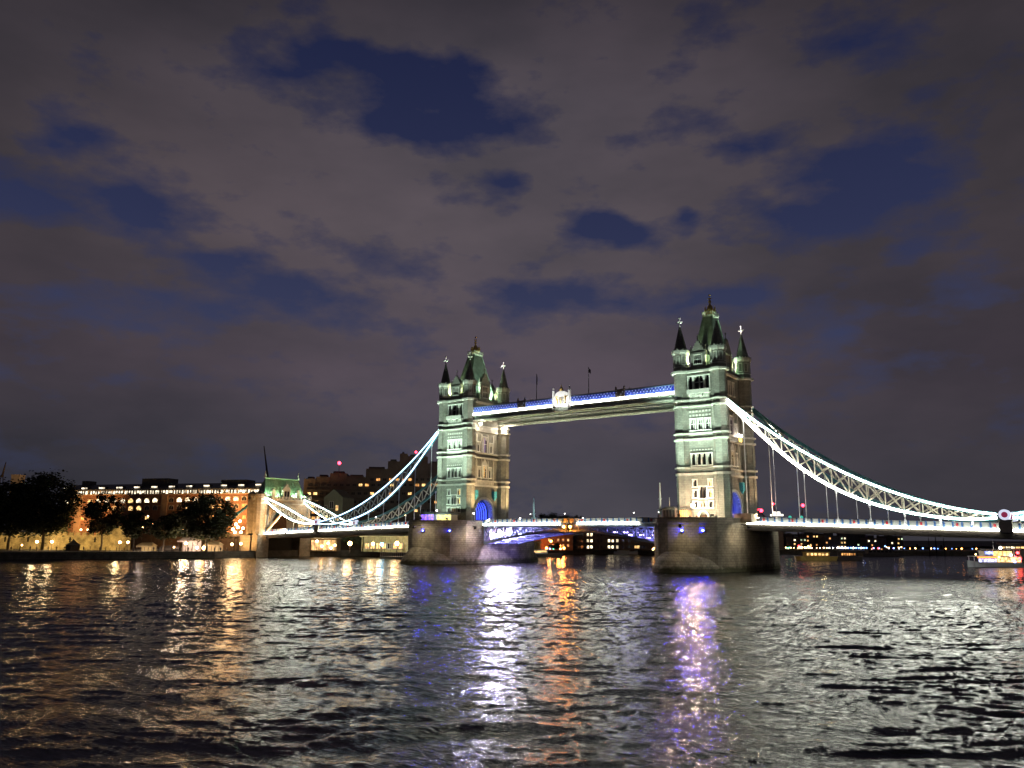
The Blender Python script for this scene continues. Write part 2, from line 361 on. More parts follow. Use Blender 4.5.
GRD = mat('ground_paving', (.10, .095, .08), .9, .3, .2)
QUAY = mat('quay_stone', (.09, .08, .065), .9, .4, .5, courses=.7)
BANK = [(-330, -420), (-235, -260), (-186, -140), (-165, -96), (-152, -74), (-146, -58), (-137.5, -30), (-137.5, 16), (-126, 40), (-118, 90), (-100, 135), (-60, 185), (0, 235), (60, 262), (150, 285), (400, 300), (6000, 500)]
def banks():
    m = MB(); P = BANK+[(6000, 6000), (-6000, 6000), (-6000, -420)]
    m.add([(x, y, 2.0) for x, y in P], [tuple(range(len(P)))])
    me = m.build('ground', GRD); tag(me, kind='structure')
    w = MB()
    for a, b in zip(BANK[:-2], BANK[1:-1]):
        a = Vector(a); b = Vector(b); n = (b-a).normalized(); n = Vector((-n.y, n.x)); e = (b-a).normalized()*.15
        q = [a-e, b+e, b+e+n*1.2, a-e+n*1.2]
        w.prism([(p.x, p.y) for p in q], -5, 2.35)
    o = w.build('river_wall', QUAY); tag(o, 'long dark stone quay wall along the far bank, from the trees to behind the bridge', 'river wall')
    m = MB(); m.add([(133, -6000, 3.), (6000, -6000, 3.), (6000, 120, 3.), (140, 120, 3.), (136, 30, 3), (140, -60, 3), (150, -190, 3)], [tuple(range(7))])
    tag(m.build('near_bank_ground', GRD), kind='structure')
banks()

# ================================================================== the bridge
BR = empty('bascule_bridge', (0, 0, 0), 'floodlit suspension and bascule bridge with two gothic stone towers and white lit chains', 'bridge')
TX = 41.3
def oct_pts(cx, cy, r): return [(cx+r/math.cos(math.pi/8)*math.cos(math.pi/8+k*math.pi/4), cy+r/math.cos(math.pi/8)*math.sin(math.pi/8+k*math.pi/4)) for k in range(8)]
# ---- piers
def nose(hw, y0, y1, n=9):
    pts = []
    for k in range(n+1):
        a = math.pi*k/n; pts.append((-hw*math.cos(a), y0+(y1-y0)*math.sin(a)**.9))
    return pts
def pier_outline(hw, ys, ye): return nose(hw, -ys, -ye)+[(-x, -y) for x, y in nose(hw, -ys, -ye)]
def make_pier():
    m = MB(); P = pier_outline(10.65, 10, 27.5)
    m.prism(P, -4, 11.35)
    p2 = MB()
    b = MB(); b.prism([(x*1.025, y*1.012) for x, y in P], 11.35, 11.8); b.prism([(x*1.012, y*1.006) for x, y in P], 10.3, 10.55)
    # parapet wall round the nose
    for s in (-1, 1):
        Q = [p for p in P if p[1]*s > 9.5]
        for a, c in zip(Q, Q[1:]):
            b.bar((a[0]*.99, a[1]*.995, 12.3), (c[0]*.99, c[1]*.995, 12.3), .45, 1.0)
    o = m.build('pier', PIERM, BR); b.build('parapet', PIERM, o)
    # rounded cutwater leaning on each end
    for s in (-1, 1):
        d = MB(); n = 20; rows = []
        for j in range(9):
            t = j/8; z = -3+10.6*math.sin(t*math.pi/2); k = math.cos(t*math.pi/2)
            row = []
            for i in range(n+1):
                a = math.pi*i/n; ex = math.sin(a)
                x = -math.cos(a)*(2.0+8.2*k); y = 14+(4+14.3*k)*ex**1.1
                row.append((x, s*(y), z))
            rows.append(row)
        vs = [p for r_ in rows for p in r_]; fs = [(j*(n+1)+i, j*(n+1)+i+1, (j+1)*(n+1)+i+1, (j+1)*(n+1)+i) for j in range(8) for i in range(n)]
        d.add(vs, fs); d.build('cutwater', PIERM, o)
    return o
pierL = make_pier(); pierL.location = (-TX, 0, 0)
pierR = ctree(pierL, BR, loc=(TX, 0, 0))
pierL['label'] = 'far pier'; pierR['label'] = 'near pier'

# ---- towers (local coordinates: x along the bridge, -y towards the viewer's side)
CX, CY, TR = 5.2, 9.0, 1.85
TCL, TCR = -1.0, -.1     # the towers stand a little towards the far bank of the pier centres
WX, WY = 4.4, 9.7      # wall planes: +-WX faces the road, +-WY faces the river
def make_tower():
    body = MB()
    ZT = 51.0
    WH = []   # openings on the river face  (u0,u1,z0,z1, glass)
    for u in (-2.1, 2.1): WH += [(u-.5, u+.5, 21.0, 22.7, GLASS if u < 0 else WARMW), (u-.5, u+.5, 18.2, 20.0, GLASS if u < 0 else WARMW), (u-.5, u+.5, 15.6, 17.1, GLASS)]
    WH += [(-.95, -.1, 18.0, 20.9, GLASS), (.1, .95, 18.0, 20.9, GLASS), (-.75, -.1, 15.7, 17.0, WARMW), (.1, .75, 15.7, 17.0, WARMW)]
    for u in (-2.25, -.68, .68, 2.25): WH += [(u-.48, u+.48, 26.5, 29.4, GLASS)]
    for u in (-2.1, 0., 2.1): WH += [(u-.62, u+.62, 35.6, 38.5, GLASS)]
    for u, w in ((-2.35, .55), (0., 1.25), (2.35, .55)): WH += [(u-w, u+w, 46.2, 49.9, GLASS)]
    IW = CX-TR+.05
    for s in (-1, 1):
        hs = [h[:4] for h in WH] if s < 0 else []
        hole_wall(body, 'y', s*WY, -IW-.5, IW+.5, 11.8, ZT, hs+([(-1.1, 1.1, 11.8, 13.9)] if s < 0 else []), .8, s)
    SH = [(-.95, .95, 26.8, 30.6, WARMW), (-3.3, -2.2, 26.9, 30.2, GLASS), (2.2, 3.3, 26.9, 30.2, GLASS),
          (-1.3, 1.3, 35.0, 40.0, STAIN), (-3.9, -2.8, 35.2, 38.2, GLASS), (2.8, 3.9, 35.2, 38.2, GLASS),
          (-3.2, -2.3, 45.8, 49.4, GLASS), (-.55, .55, 45.8, 49.4, GLASS), (2.3, 3.2, 45.8, 49.4, GLASS)]
    JW = CY-TR+.5
    for s in (-1, 1):
        arch_slab(body, -JW, JW, 11.8, 23.6, 4.45, 15.3, 1.2, s*WX if s > 0 else -WX+1.2, rise=4.5)
        hole_wall(body, 'x', s*WX, -JW, JW, 23.6, ZT, [h[:4] for h in SH] if s > 0 else [], .8, s)
    # recess walls inside so nothing shows through
    body.box(-WX+1.0, WX-1.0, -WY+1.0, WY-1.0, 24.2, 50.8)
    for s in (-1, 1): body.box(-IW-.5, IW+.5, *(sorted((s*5.6, s*(WY-.95)))), 11.8, 24.2)
    body.box(-WX-.0, WX, -JW, JW, 50.98, 51.3)
    tw = body.build('tower', STONE, BR)
    for (a, b, c, d, gl) in WH: lancet('y', -WY, a, b, c, d, -1, gl, tw, sur=.22)
    for (a, b, c, d, gl) in SH: lancet('x', WX, a, b, c, d, 1, gl, tw, sur=.28)
    # river-side door in its pointed porch
    m = MB(); arch_ring(m, 1.1, 13.1, 11.8, .55, .45, -WY, 'y', cy=0, depth=.3, rise=1.4); m.cur = 1; m.box(-1.08, 1.08, -WY+.7, -WY+.78, 11.82, 13.88); m.build('door', [TRIM, mat('oak', (.12, .05, .02), .6)], tw)
    # arch mouldings, vault ribs and road through the tower
    m = MB()
    for s in (-1, 1):
        for k, (w, pr, dp) in enumerate(((.5, .32, .4), (.35, .16, .3))):
            hw = 4.45+(.0 if k == 1 else .36)
            arch_ring(m, hw, 15.3, 11.8, w, pr*1., s*WX if s > 0 else -WX-pr+dp-.1, 'x', depth=dp, rise=hw+.05)
        m.build('arch_moulding', TRIM, tw); m = MB()
    m = MB()
    arch_ring(m, 4.6, 15.3, 11.8, .5, 2*WX-2.5, -WX+1.25, 'x', depth=0, n=18)
    m.build('vault', mat('vault_blue_stone', (.12, .12, .15), .7, .2, .7), tw)
    m = MB()
    for k in range(6):
        x = -2.45+k*.95; m = MB(); arch_ring(m, 4.2, 15.3, 13.0, .38, .12, x, 'x', depth=.12, n=16)
        m.build('vault_rib', mat('vault_rib_steel', (.03, .05, .14), .5), tw)
    m = MB()
    for k in range(5):
        x = -2.0+k*.95; m = MB(); arch_ring(m, 4.5, 15.3, 13.6, .06, .05, x, 'x', depth=.05, n=16)
        m.build('vault_lamp', emi('vault_strip', (.05, .09, 1), 7), tw)
    # string courses following walls and turrets
    def band(z0, z1, out, name='string_course'):
        b = MB()
        for s in (-1, 1):
            b.box(-IW+.1, IW-.1, *(sorted((s*(WY-.2), s*(WY+out)))), z0, z1); b.box(*(sorted((s*(WX-.2), s*(WX+out)))), -JW+.6, JW-.6, z0, z1)
            for q in (-1, 1): b.prism(oct_pts(s*CX, q*CY, TR+out), z0, z1)
        return b.build(name, TRIM, tw)
    for z0, z1, o_ in ((12.0, 12.9, .25), (23.9, 24.5, .40), (25.6, 26.0, .5), (32.9, 33.4, .45), (34.5, 34.9, .5), (41.7, 42.1, .5), (43.3, 43.7, .35), (50.9, 51.5, .7)): band(z0, z1, o_)
    # carved panels between storeys: small blind arcades
    b = MB(); b.box(-3.1, 3.1, -WY-.06, -WY+.05, 39.0, 41.0); b.cur = 1
    for k in range(7):
        for z in (39.2, 40.3): u = -2.7+k*.9; b.box(u-.28, u+.28, -WY-.18, -WY-.05, z, z+.5)
    b.build('blind_arcade', [STONE, TRIM], tw); b = MB(); b.box(-2.8, 2.8, -WY-.12, -WY+.05, 43.8, 45.1)
    for k in range(6): u = -2.4+k*.96; b.box(u-.3, u+.3, -WY-.35, -WY-.1, 44.2, 45.0); b.box(u-.1, u+.1, -WY-.4, -WY-.1, 43.85, 44.2)
    b.build('corbel_row', TRIM, tw); b = MB(); b.box(-3.1, 3.1, -WY-.06, -WY+.05, 30.2, 30.7); b.cur = 1
    for k in range(8): u = -2.8+k*.8; b.box(u-.2, u+.2, -WY-.15, -WY-.05, 30.3, 30.6)
    b.build('blind_arcade', [STONE, TRIM], tw)
    for (z0, z1, hw) in ((24.65, 25.45, .32), (42.3, 43.1, .18)):
        b = MB(); b.box(WX-.05, WX+.1, -4.8, 4.8, z0-.1, z1+.1)
        for k in range(9): u = -4.4+k*1.1; b.box(WX+.09, WX+.28, u-hw, u+hw, z0, z1)
        b.build('carved_frieze', TRIM, tw)
    for u in (-4.3, -1.6, 1.6, 4.3):
        b = MB(); b.box(WX-.1, WX+.42, u-.2, u+.2, 26.1, 31.9); b.lathe((WX+.2, u, 31.9), [(.32, 0), (.03, 1.1)], 4); b.build('buttress', TRIM, tw)
        b = MB(); b.box(WX-.1, WX+.35, u-.17, u+.17, 35.0, 40.8); b.build('buttress', TRIM, tw)
    b = MB(); b.add([(WX+.3, -1.6, 30.9), (WX+.3, 1.6, 30.9), (WX+.3, 0, 33.), (WX-.1, -1.6, 30.9), (WX-.1, 1.6, 30.9), (WX-.1, 0, 33.)], [(0, 1, 2), (3, 5, 4), (0, 3, 4, 1), (1, 4, 5, 2), (2, 5, 3, 0)])
    b.build('pediment', TRIM, tw)
    # balcony over the river face windows, level with the walkways
    b = MB(); b.box(-3.1, 3.1, -WY-1.0, -WY+.1, 45.15, 45.45); b.box(-3.1, 3.1, -WY-1.0, -WY-.85, 45.45, 46.3)
    for u in (-2.6, -.9, .9, 2.6): b.box(u-.15, u+.15, -WY-.8, -WY+.1, 44.5, 45.15)
    b.build('balcony', TRIM, tw)
    # shields either side of the arch on the road faces
    for q in (-1, 1):
        m = MB(); m.prism([(WX+.05, q*4.9-.75), (WX+1.0, q*4.9-.75), (WX+1.0, q*4.9+.75), (WX+.05, q*4.9+.75)], 20.6, 22.6)
        m.prism([(WX+.05, q*4.9-.75), (WX+1.0, q*4.9-.75), (WX+1.0, q*4.9+.75), (WX+.05, q*4.9+.75)][::-1], 19.6, 20.6) if 0 else m.lathe((WX+.5, q*4.9, 19.5), [(.1, 0), (.7, 1.1)], 4)
        m.build('shield', mat('shield_blue', (.08, .45, .6), .5, .5, 3.), tw)
    # corner turrets, spires, finials
    for sx in (-1, 1):
        for sy in (-1, 1):
            c = (sx*CX, sy*CY, 0); m = MB()
            m.lathe(c, [(TR/math.cos(math.pi/8), 11.8), (TR/math.cos(math.pi/8), 57.0)], 8)
            for (z0, z1) in ((35.2, 41.2), (16.5, 23.2), (27, 32.4)):      # corner ribs
                for k in range(8):
                    a = math.pi/8+k*math.pi/4; rr = TR/math.cos(math.pi/8); x, y = c[0]+rr*math.cos(a), c[1]+rr*math.sin(a)
                    m.lathe((x, y, 0), [(.13, z0), (.13, z1), (.02, z1+.4)], 4)
            tu = m.build('turret', STONE, tw)
            t2 = MB()
            t2.prism(oct_pts(c[0], c[1], TR+.15), 52.6, 52.9); t2.prism(oct_pts(c[0], c[1], TR+.38), 56.5, 57.25); t2.prism(oct_pts(c[0], c[1], TR+.2), 56.1, 56.5)
            for k in range(16):
                a = 2*math.pi*k/16; t2.box(c[0]+(TR+.2)*math.cos(a)-.16, c[0]+(TR+.2)*math.cos(a)+.16, c[1]+(TR+.2)*math.sin(a)-.16, c[1]+(TR+.2)*math.sin(a)+.16, 57.25, 57.6)
            for k in range(8):
                a = k*math.pi/4; t2.T = Matrix.Translation((c[0], c[1], 0)) @ Matrix.Rotation(a, 4, 'Z')
                t2.box(TR-.02, TR+.12, -.55, -.40, 53.4, 55.6); t2.box(TR-.02, TR+.12, .40, .55, 53.4, 55.6); t2.box(TR-.02, TR+.14, -.55, .55, 55.6, 55.8); t2.box(TR-.02, TR+.14, -.6, .6, 53.2, 53.4); t2.T = None
            t2.build('turret_trim', TRIM, tw)
            m = MB(); m.lathe((c[0], c[1], 57.25), [(TR+.12, 0), (TR-.25, .9), (.95, 3.8), (.18, 7.0)], 8); m.build('spire', mat('spire_slate', (.22, .22, .18), .6, .3, 2., courses=.35), tw)
            m = MB(); z = 63.9; m.lathe((c[0], c[1], z), [(.22, 0), (.12, .5), (.1, 2.6)], 6)
            for dx, dy in ((1, 0), (0, 1)):
                m.box(c[0]-.62*dx-.12*dy, c[0]+.62*dx+.12*dy, c[1]-.62*dy-.12*dx, c[1]+.62*dy+.12*dx, z+1.35, z+1.65)
            for dx, dy in ((1, 0), (-1, 0), (0, 1), (0, -1)): m.ball((c[0]+dx*.65, c[1]+dy*.65, z+1.5), .22, 6, 4)
            m.ball((c[0], c[1], z+2.7), .28, 6, 4); m.ball((c[0], c[1], z+.5), .25, 6, 4)
            m.build('finial', mat('finial_white', (.8, .78, .7), .4), tw)
    # parapet between turrets and gables with stepped sides and statues of stone
    for face in range(4):
        m = MB(); w = [MB(), MB()]
        T = {0: Matrix.Identity(4), 1: Matrix.Rotation(R(180), 4, 'Z')}.get(face) if face < 2 else None
        if face < 2: pl, hw, half = WY, 2.0, IW
        else: pl, hw, half = WX, 2.6, JW-.5; T = Matrix.Rotation(R(90 if face == 2 else -90), 4, 'Z')
        m.T = T
        y0, y1 = -pl-.12, -pl+.75
        m.box(-half, half, y0+.2, y1-.1, 51.3, 52.6)
        top = 56.2 if face < 2 else 57.4; pk = 59.4 if face < 2 else 61.2
        # gable body with a window opening
        ow = hw*.55; oz0, oz1 = 53.2, top-.6
        for (a, b, c_, d) in ((-hw, -ow, 51.3, top), (ow, hw, 51.3, top), (-ow, ow, 51.3, oz0), (-ow, ow, oz1, top)): m.box(a, b, y0, y1, c_, d)
        steps = 5
        for k in range(steps):
            f0 = 1-k/steps; m.box(-hw*f0, hw*f0, y0, y1, top+(pk-top)*k/steps, top+(pk-top)*(k+1)/steps+.001)
        for s in (-1, 1): m.lathe((s*hw, (y0+y1)/2, top-1.), [(.38, 0), (.38, 1.6), (.05, 2.9)], 4); m.ball((s*hw, (y0+y1)/2, top+2.0), .2, 6, 4)
        m.lathe((0, (y0+y1)/2, pk), [(.25, 0), (.1, .6), (.06, 1.6)], 6); m.ball((0, (y0+y1)/2, pk+1.6), .26, 6, 4)
        m.box(-hw-.15, hw+.15, y0-.15, y1, top-.2, top); 
        if face != 1 and face != 3 or True:
            m.cur = 1
            for k in range(4): u = -ow+(k+.5)*ow/2; m.box(u-.08, u+.08, y0+.12, y0+.3, oz0, oz1)
            m.box(-ow, ow, y0+.1, y0+.32, (oz0+oz1)/2-.1, (oz0+oz1)/2+.1)
            m.box(-ow-.2, ow+.2, y0-.2, y0-.01, oz0-.3, oz0); m.box(-ow-.2, -ow, y0-.12, y0-.01, oz0, oz1); m.box(ow, ow+.2, y0-.12, y0-.01, oz0, oz1); m.box(-ow-.2, ow+.2, y0-.14, y0-.01, oz1, oz1+.25)
            m.cur = 2; m.box(-ow, ow, y0+.5, y0+.56, oz0, oz1)
        # dormer roof running back
        m.cur = 3
        back = pl-1.0 if face < 2 else pl-.4
        m.add([(-hw+.2, y1, top-.3), (hw-.2, y1, top-.3), (0, y1, pk-.8), (-hw+.2, y1+back, top-.3), (hw-.2, y1+back, top-.3), (0, y1+back, pk-.8)], [(0, 1, 2), (0, 2, 5, 3), (1, 4, 5, 2), (3, 5, 4)])
        g = m.build('gable', [STONE, TRIM, GLASS, LEAD], tw)
    # steep main roof with ridge cresting and gilt crown
    m = MB()
    m.add([(-3.2, -7.4, 52.), (3.2, -7.4, 52.), (3.2, 7.4, 52.), (-3.2, 7.4, 52.), (-1.25, -1.9, 68.0), (1.25, -1.9, 68.0), (1.25, 1.9, 68.0), (-1.25, 1.9, 68.0)],
          [(0, 1, 5, 4), (1, 2, 6, 5), (2, 3, 7, 6), (3, 0, 4, 7), (4, 5, 6, 7)])
    for (a, b) in (((-3.2, -7.4, 52), (-1.25, -1.9, 68)), ((3.2, -7.4, 52), (1.25, -1.9, 68)), ((3.2, 7.4, 52), (1.25, 1.9, 68)), ((-3.2, 7.4, 52), (-1.25, 1.9, 68))): m.bar(a, b, .3, .3)
    m.build('main_roof', LEAD, tw)
    m = MB(); m.box(-1.5, 1.5, -2.2, 2.2, 68., 68.35); 
    for s in (-1, 1):
        m.box(-1.5, 1.5, s*2.2-.06, s*2.2+.06, 69.1, 69.2); m.box(s*1.5-.06, s*1.5+.06, -2.14, 2.14, 69.1, 69.2)
        for k in range(7): m.box(-1.5+k*.5-.05, -1.5+k*.5+.05, s*2.2-.05, s*2.2+.05, 68.35, 69.5 if k % 3 == 0 else 69.1)
        for k in range(9): m.box(s*1.5-.05, s*1.5+.05, -2.1+k*.525-.05, -2.1+k*.525+.05, 68.35, 69.1)
    m.build('roof_cresting', mat('cresting_paint', (.55, .55, .45), .5), tw)
    m = MB(); m.lathe((0, 0, 68.35), [(1.25, 0), (1.35, .9), (1.5, 1.6), (1.1, 1.7), (.75, 2.6), (.32, 3.3), (.2, 4.1), (.14, 5.0)], 8)
    for k in range(8): a = k*math.pi/4; m.lathe((1.4*math.cos(a), 1.4*math.sin(a), 69.6), [(.2, 0), (.26, .7), (.03, 1.6)], 5)
    m.ball((0, 0, 72.6), .45, 8, 5); m.ball((0, 0, 74.4), .32, 8, 5); m.box(-.5, .5, -.1, .1, 73.4, 73.65); m.box(-.1, .1, -.5, .5, 73.42, 73.63)
    m.build('crown', GOLD, tw)
    return tw
towL = make_tower(); towL.location = (-TX+TCL, .2, 0)
towR = ctree(towL, BR, loc=(TX+TCR, .2, 0))
towL['label'] = 'far tower'; towR['label'] = 'near tower with lit balcony lamps'
# balcony lamps on the near tower's road face
m = MB(); m.box(WX+.1, WX+1.5, -1.2, 1.2, 32.9, 33.2); m.box(WX+1.35, WX+1.5, -1.2, 1.2, 33.2, 34.4); m.cur = 1; m.box(WX+1.5, WX+1.56, -1.1, 1.1, 33.3, 34.3)
m.cur = 2
for s in (-1, 1): m.ball((WX+1.4, s*.9, 35.0), .38, 8, 6)
m.build('lamp_balcony', [TRIM, emi('amber_panel', (1, .75, .15), 2.5), emi('balcony_globe', (1, .85, .75), 30)], towR, loc=(0, 2.6, 0))

# ---- high level walkways
def walkway(y0, y1, front):
    m = MB(); x0, x1 = -36.6, 34.3
    m.box(x0, x1, y0+.4, y1-.4, 44.9, 45.3)                      # floor
    yo, yi = (y0, y1) if front else (y1, y0)
    o = m.build('walkway', mat('walkway_underside', (.5, .48, .38), .7, .3, .5), BR)
    for (yy, s, nm) in ((y0, -1, 0), (y1, 1, 1)):
        g = MB(); g.box(x0, x1, *(sorted((yy, yy-s*.35))), 44.3, 44.65); g.box(x0, x1, *(sorted((yy, yy-s*.35))), 45.35, 45.7); g.cur = 0
        k = x0+.5
        while k < x1-1.2:                                        # quatrefoil fascia under the parapet
            g.bar((k, yy-s*.18, 44.6), (k+.6, yy-s*.18, 45.4), .14); g.bar((k+.6, yy-s*.18, 45.4), (k+1.2, yy-s*.18, 44.6), .14); k += 1.2
        g.box(x0, x1, *(sorted((yy-s*.26, yy-s*.3))), 44.66, 45.34)
        if yy == y0:
            for zz in (44.35, 45.42):
                d = MB(); d.box(x0, x1, yy-.06, yy-.001, zz-.05, zz+.03); k = x0
                while k < x1-.6: d.box(k, k+.55, yy-.16, yy-.06, zz-.02, zz+.26); k += 1.1
                d.build('dentil_row', TRIM, o)
        g.build('fascia', mat('fascia_green', (.48, .54, .46), .6, .3, 1.), o)
        l = MB(); lm = MB(); k = x0
        while k < x1-.9:
            l.bar((k, yy-s*.02, 46.6), (k+1.0, yy-s*.02, 48.3), .13); l.bar((k, yy-s*.02, 48.3), (k+1.0, yy-s*.02, 46.6), .13); l.box(k-.06, k+.06, yy-.07, yy+.07, 46.6, 48.3)
            lm.ball((k+.5, yy+s*.1, 47.45), .10, 6, 4); lm.ball((k, yy+s*.1, 48.05), .07, 6, 4); k += 1.0
        l.box(x0, x1, yy-.1, yy+.1, 48.3, 48.5)
        if (s < 0) == front: tag(lm.build('lattice_glow_dots', emi('glow_dot_blue_white', (.5, .6, 1), 2.2), o), kind='stuff')  # glow dots added to brighten the lattice, not real lamps
        l.build('lattice', mat('lattice_blue_white', (.22, .32, .66), .5), o)
        a = MB(); a.box(x0, x1, *(sorted((yy-s*.25, yy-s*.3))), 46.5, 48.3)
        a.build('glazing', GLASS if (s < 0) != front else emi('walkway_glazing', (.02, .05, .75), .33, 1.2), o)
        p = MB(); p.box(x0, x1, *(sorted((yy-s*.1, yy+s*.28))), 45.75, 45.9); p.build('ledge', WHITEP, o)
        if (s < 0) != front: p = MB(); p.box(x0, x1, yy-.08, yy+.08, 45.7, 46.6); p.build('parapet_panel', mat('fascia_green', (.48, .54, .46), .6, .3, 1.), o)
        p = MB(); p.box(x0, x1, *(sorted((yy-s*.05, yy+s*.22))), 45.9, 46.55 if s < 0 else 46.2)
        if (s < 0) == front: p.build('strip_light', LED, o)
        # parapet blocks that divide the lattice
        for xx in (-16.5, 17.5):
            q = MB(); q.box(xx-1.3, xx+1.3, yy-.12, yy+.12, 46.7, 48.9)
            for e in (-1.3, 1.3): q.box(xx+e-.18, xx+e+.18, yy-.22, yy+.22, 46.6, 49.5); q.ball((xx+e, yy, 49.6), .22, 6, 4)
            for e in (-.65, 0, .65): q.box(xx+e-.2, xx+e+.2, yy+s*.12, yy+s*.22, 47.1, 48.5)
            q.build('shield_panel', mat('panel_bronze', (.33, .27, .2), .6, .5, 3.), o)
    r = MB(); r.add([(x0, y0-.15, 48.5), (x1, y0-.15, 48.5), (x1, (y0+y1)/2, 49.1), (x0, (y0+y1)/2, 49.1), (x1, y1+.15, 48.5), (x0, y1+.15, 48.5)], [(0, 1, 2, 3), (3, 2, 4, 5), (0, 5, 4, 1), (0, 3, 5), (1, 4, 2)])
    r.build('walkway_roof', SLATE, o)
    if front:
        q = MB(); yy = y0-.45; cx = -1.75; q.T = Matrix.Translation((0, 0, -.9))
        q.box(cx-2.6, cx+2.6, yy-.1, yy+.25, 46.3, 49.9)
        for k in range(12):
            a0, a1 = math.pi*k/12, math.pi*(k+1)/12
            q.add([(cx, yy-.1, 49.9), (cx+2.4*math.cos(a0), yy-.1, 49.9+1.35*math.sin(a0)), (cx+2.4*math.cos(a1), yy-.1, 49.9+1.35*math.sin(a1)), (cx, yy+.25, 49.9), (cx+2.4*math.cos(a0), yy+.25, 49.9+1.35*math.sin(a0)), (cx+2.4*math.cos(a1), yy+.25, 49.9+1.35*math.sin(a1))],
                  [(0, 1, 2), (3, 5, 4), (1, 4, 5, 2), (0, 3, 4, 1), (0, 2, 5, 3)])
        for e in (-2.8, 2.8): q.box(cx+e-.3, cx+e+.3, yy-.3, yy+.4, 46., 51.2); q.lathe((cx+e, yy, 51.2), [(.35, 0), (.42, .3), (.12, .5), (.3, .9), (.02, 1.4)], 6)
        q.cur = 1; q.lathe((cx, yy, 51.2), [(.5, 0), (.65, .5), (.3, 1.), (.12, 1.5), (.02, 2.2)], 8)
        q.cur = 2   # shield with supporters in low relief
        q.prism([(cx-.8, yy-.3), (cx+.8, yy-.3), (cx+.8, yy-.1), (cx-.8, yy-.1)], 47.6, 49.3); q.add([(cx-.8, yy-.3, 47.6), (cx+.8, yy-.3, 47.6), (cx, yy-.3, 46.8), (cx-.8, yy-.1, 47.6), (cx+.8, yy-.1, 47.6), (cx, yy-.1, 46.8)], [(0, 1, 2), (3, 5, 4), (0, 2, 5, 3), (1, 4, 5, 2)])
        q.cur = 1; q.bar((cx, yy-.32, 47.0), (cx, yy-.32, 49.2), .22, .1); q.bar((cx-.78, yy-.33, 48.5), (cx+.78, yy-.33, 48.5), .2, .1)
        for e in (-1, 1):
            q.bar((cx+e*1.2, yy-.22, 47.), (cx+e*1.5, yy-.22, 49.2), .28, .24); q.ball((cx+e*1.35, yy-.22, 49.5), .26, 6, 5); q.bar((cx+e*1.45, yy-.22, 48.8), (cx+e*2.2, yy-.2, 49.7), .2, .12); q.bar((cx+e*1.3, yy-.22, 48.6), (cx+e*.85, yy-.22, 48.9), .14, .12)
        q.build('coat_of_arms', [WHITEP, GOLD, mat('shield_grey', (.25, .25, .25), .5)], o)
    return o
wkW = walkway(-9.0, -5.6, True); wkE = walkway(5.6, 9.0, False)
wkW['label'] = 'walkway with coat of arms at mid span'

# ---- decks
def deckz(x):
    a = abs(x)
    return 12.1+.0*(a) if a < 0 else (12.25-(a/30.6)**2*.15 if a < 30.65 else (12.1 if a < 52 else 12.1-(a-52)*.0335))
def parapet(m_s, x0, x1, y, s, off=0.):
    """white panels between blue posts on the deck edge, s = outward sign"""
    n = max(1, int(round((x1-x0)/1.75))); dx = (x1-x0)/n
    for i in range(n):
        xa, xb = x0+i*dx, x0+(i+1)*dx; za, zb = deckz(xa), deckz(xb)
        def q(a, b, lo, hi, t, e=0):
            ya, yb = sorted((y-s*t, y+s*e))
            fa, fb = (a-xa)/dx, (b-xa)/dx; z0, z1 = za+(zb-za)*fa, za+(zb-za)*fb
            m_s.add([(a, ya, z0+lo), (b, ya, z1+lo), (b, yb, z1+lo), (a, yb, z0+lo), (a, ya, z0+hi), (b, ya, z1+hi), (b, yb, z1+hi), (a, yb, z0+hi)],
                    [(0, 3, 2, 1), (4, 5, 6, 7), (0, 1, 5, 4), (1, 2, 6, 5), (2, 3, 7, 6), (3, 0, 4, 7)])
        m_s.cur = 1; q(xa, xa+.36, -.15, 1.12, .25, .12)
        m_s.cur = 0; q(xa+.36, xb, .9, 1.06, .18, .06); q(xa+.36, xb, -.15, .05, .18, .06); q(xa+.42, xb-.06, .06, .9, .12)
        if i % 4 == 2:
            m_s.cur = 2; q(xa+.75, xa+1.2, .2, .8, .0, .1)
def strip(x0, x1, y, s, lo, hi, mm, parent, name='strip_light', seg=8, out=.38):
    m = MB(); n = max(1, int((x1-x0)/4))
    for i in range(n):
        a, b = x0+(x1-x0)*i/n, x0+(x1-x0)*(i+1)/n; za, zb = deckz(a), deckz(b); ya, yb = sorted((y-.02*s, y+s*out))
        m.add([(a, ya, za+lo), (b, ya, zb+lo), (b, yb, zb+lo), (a, yb, za+lo), (a, ya, za+hi), (b, ya, zb+hi), (b, yb, zb+hi), (a, yb, za+hi)],
              [(0, 3, 2, 1), (4, 5, 6, 7), (0, 1, 5, 4), (1, 2, 6, 5), (2, 3, 7, 6), (3, 0, 4, 7)])
    tr = MB()
    for i in range(n):
        a, b = x0+(x1-x0)*i/n, x0+(x1-x0)*(i+1)/n; za, zb = deckz(a), deckz(b); ya, yb = sorted((y-.02*s, y+s*(out+.12)))
        for (c, d, e, f) in ((lo-.16, lo-.01, ya, yb),):
            tr.add([(a, e, za+c), (b, e, zb+c), (b, f, zb+c), (a, f, za+c), (a, e, za+d), (b, e, zb+d), (b, f, zb+d), (a, f, za+d)],
              [(0, 3, 2, 1), (4, 5, 6, 7), (0, 1, 5, 4), (1, 2, 6, 5), (2, 3, 7, 6), (3, 0, 4, 7)])
    tr.build('light_baffle', DKSTEEL, parent)  # added box that blocks the strip's light from the girder below
    return m.build(name, mm, parent)
PANEL = mat('parapet_panel', (.36, .38, .38), .6)
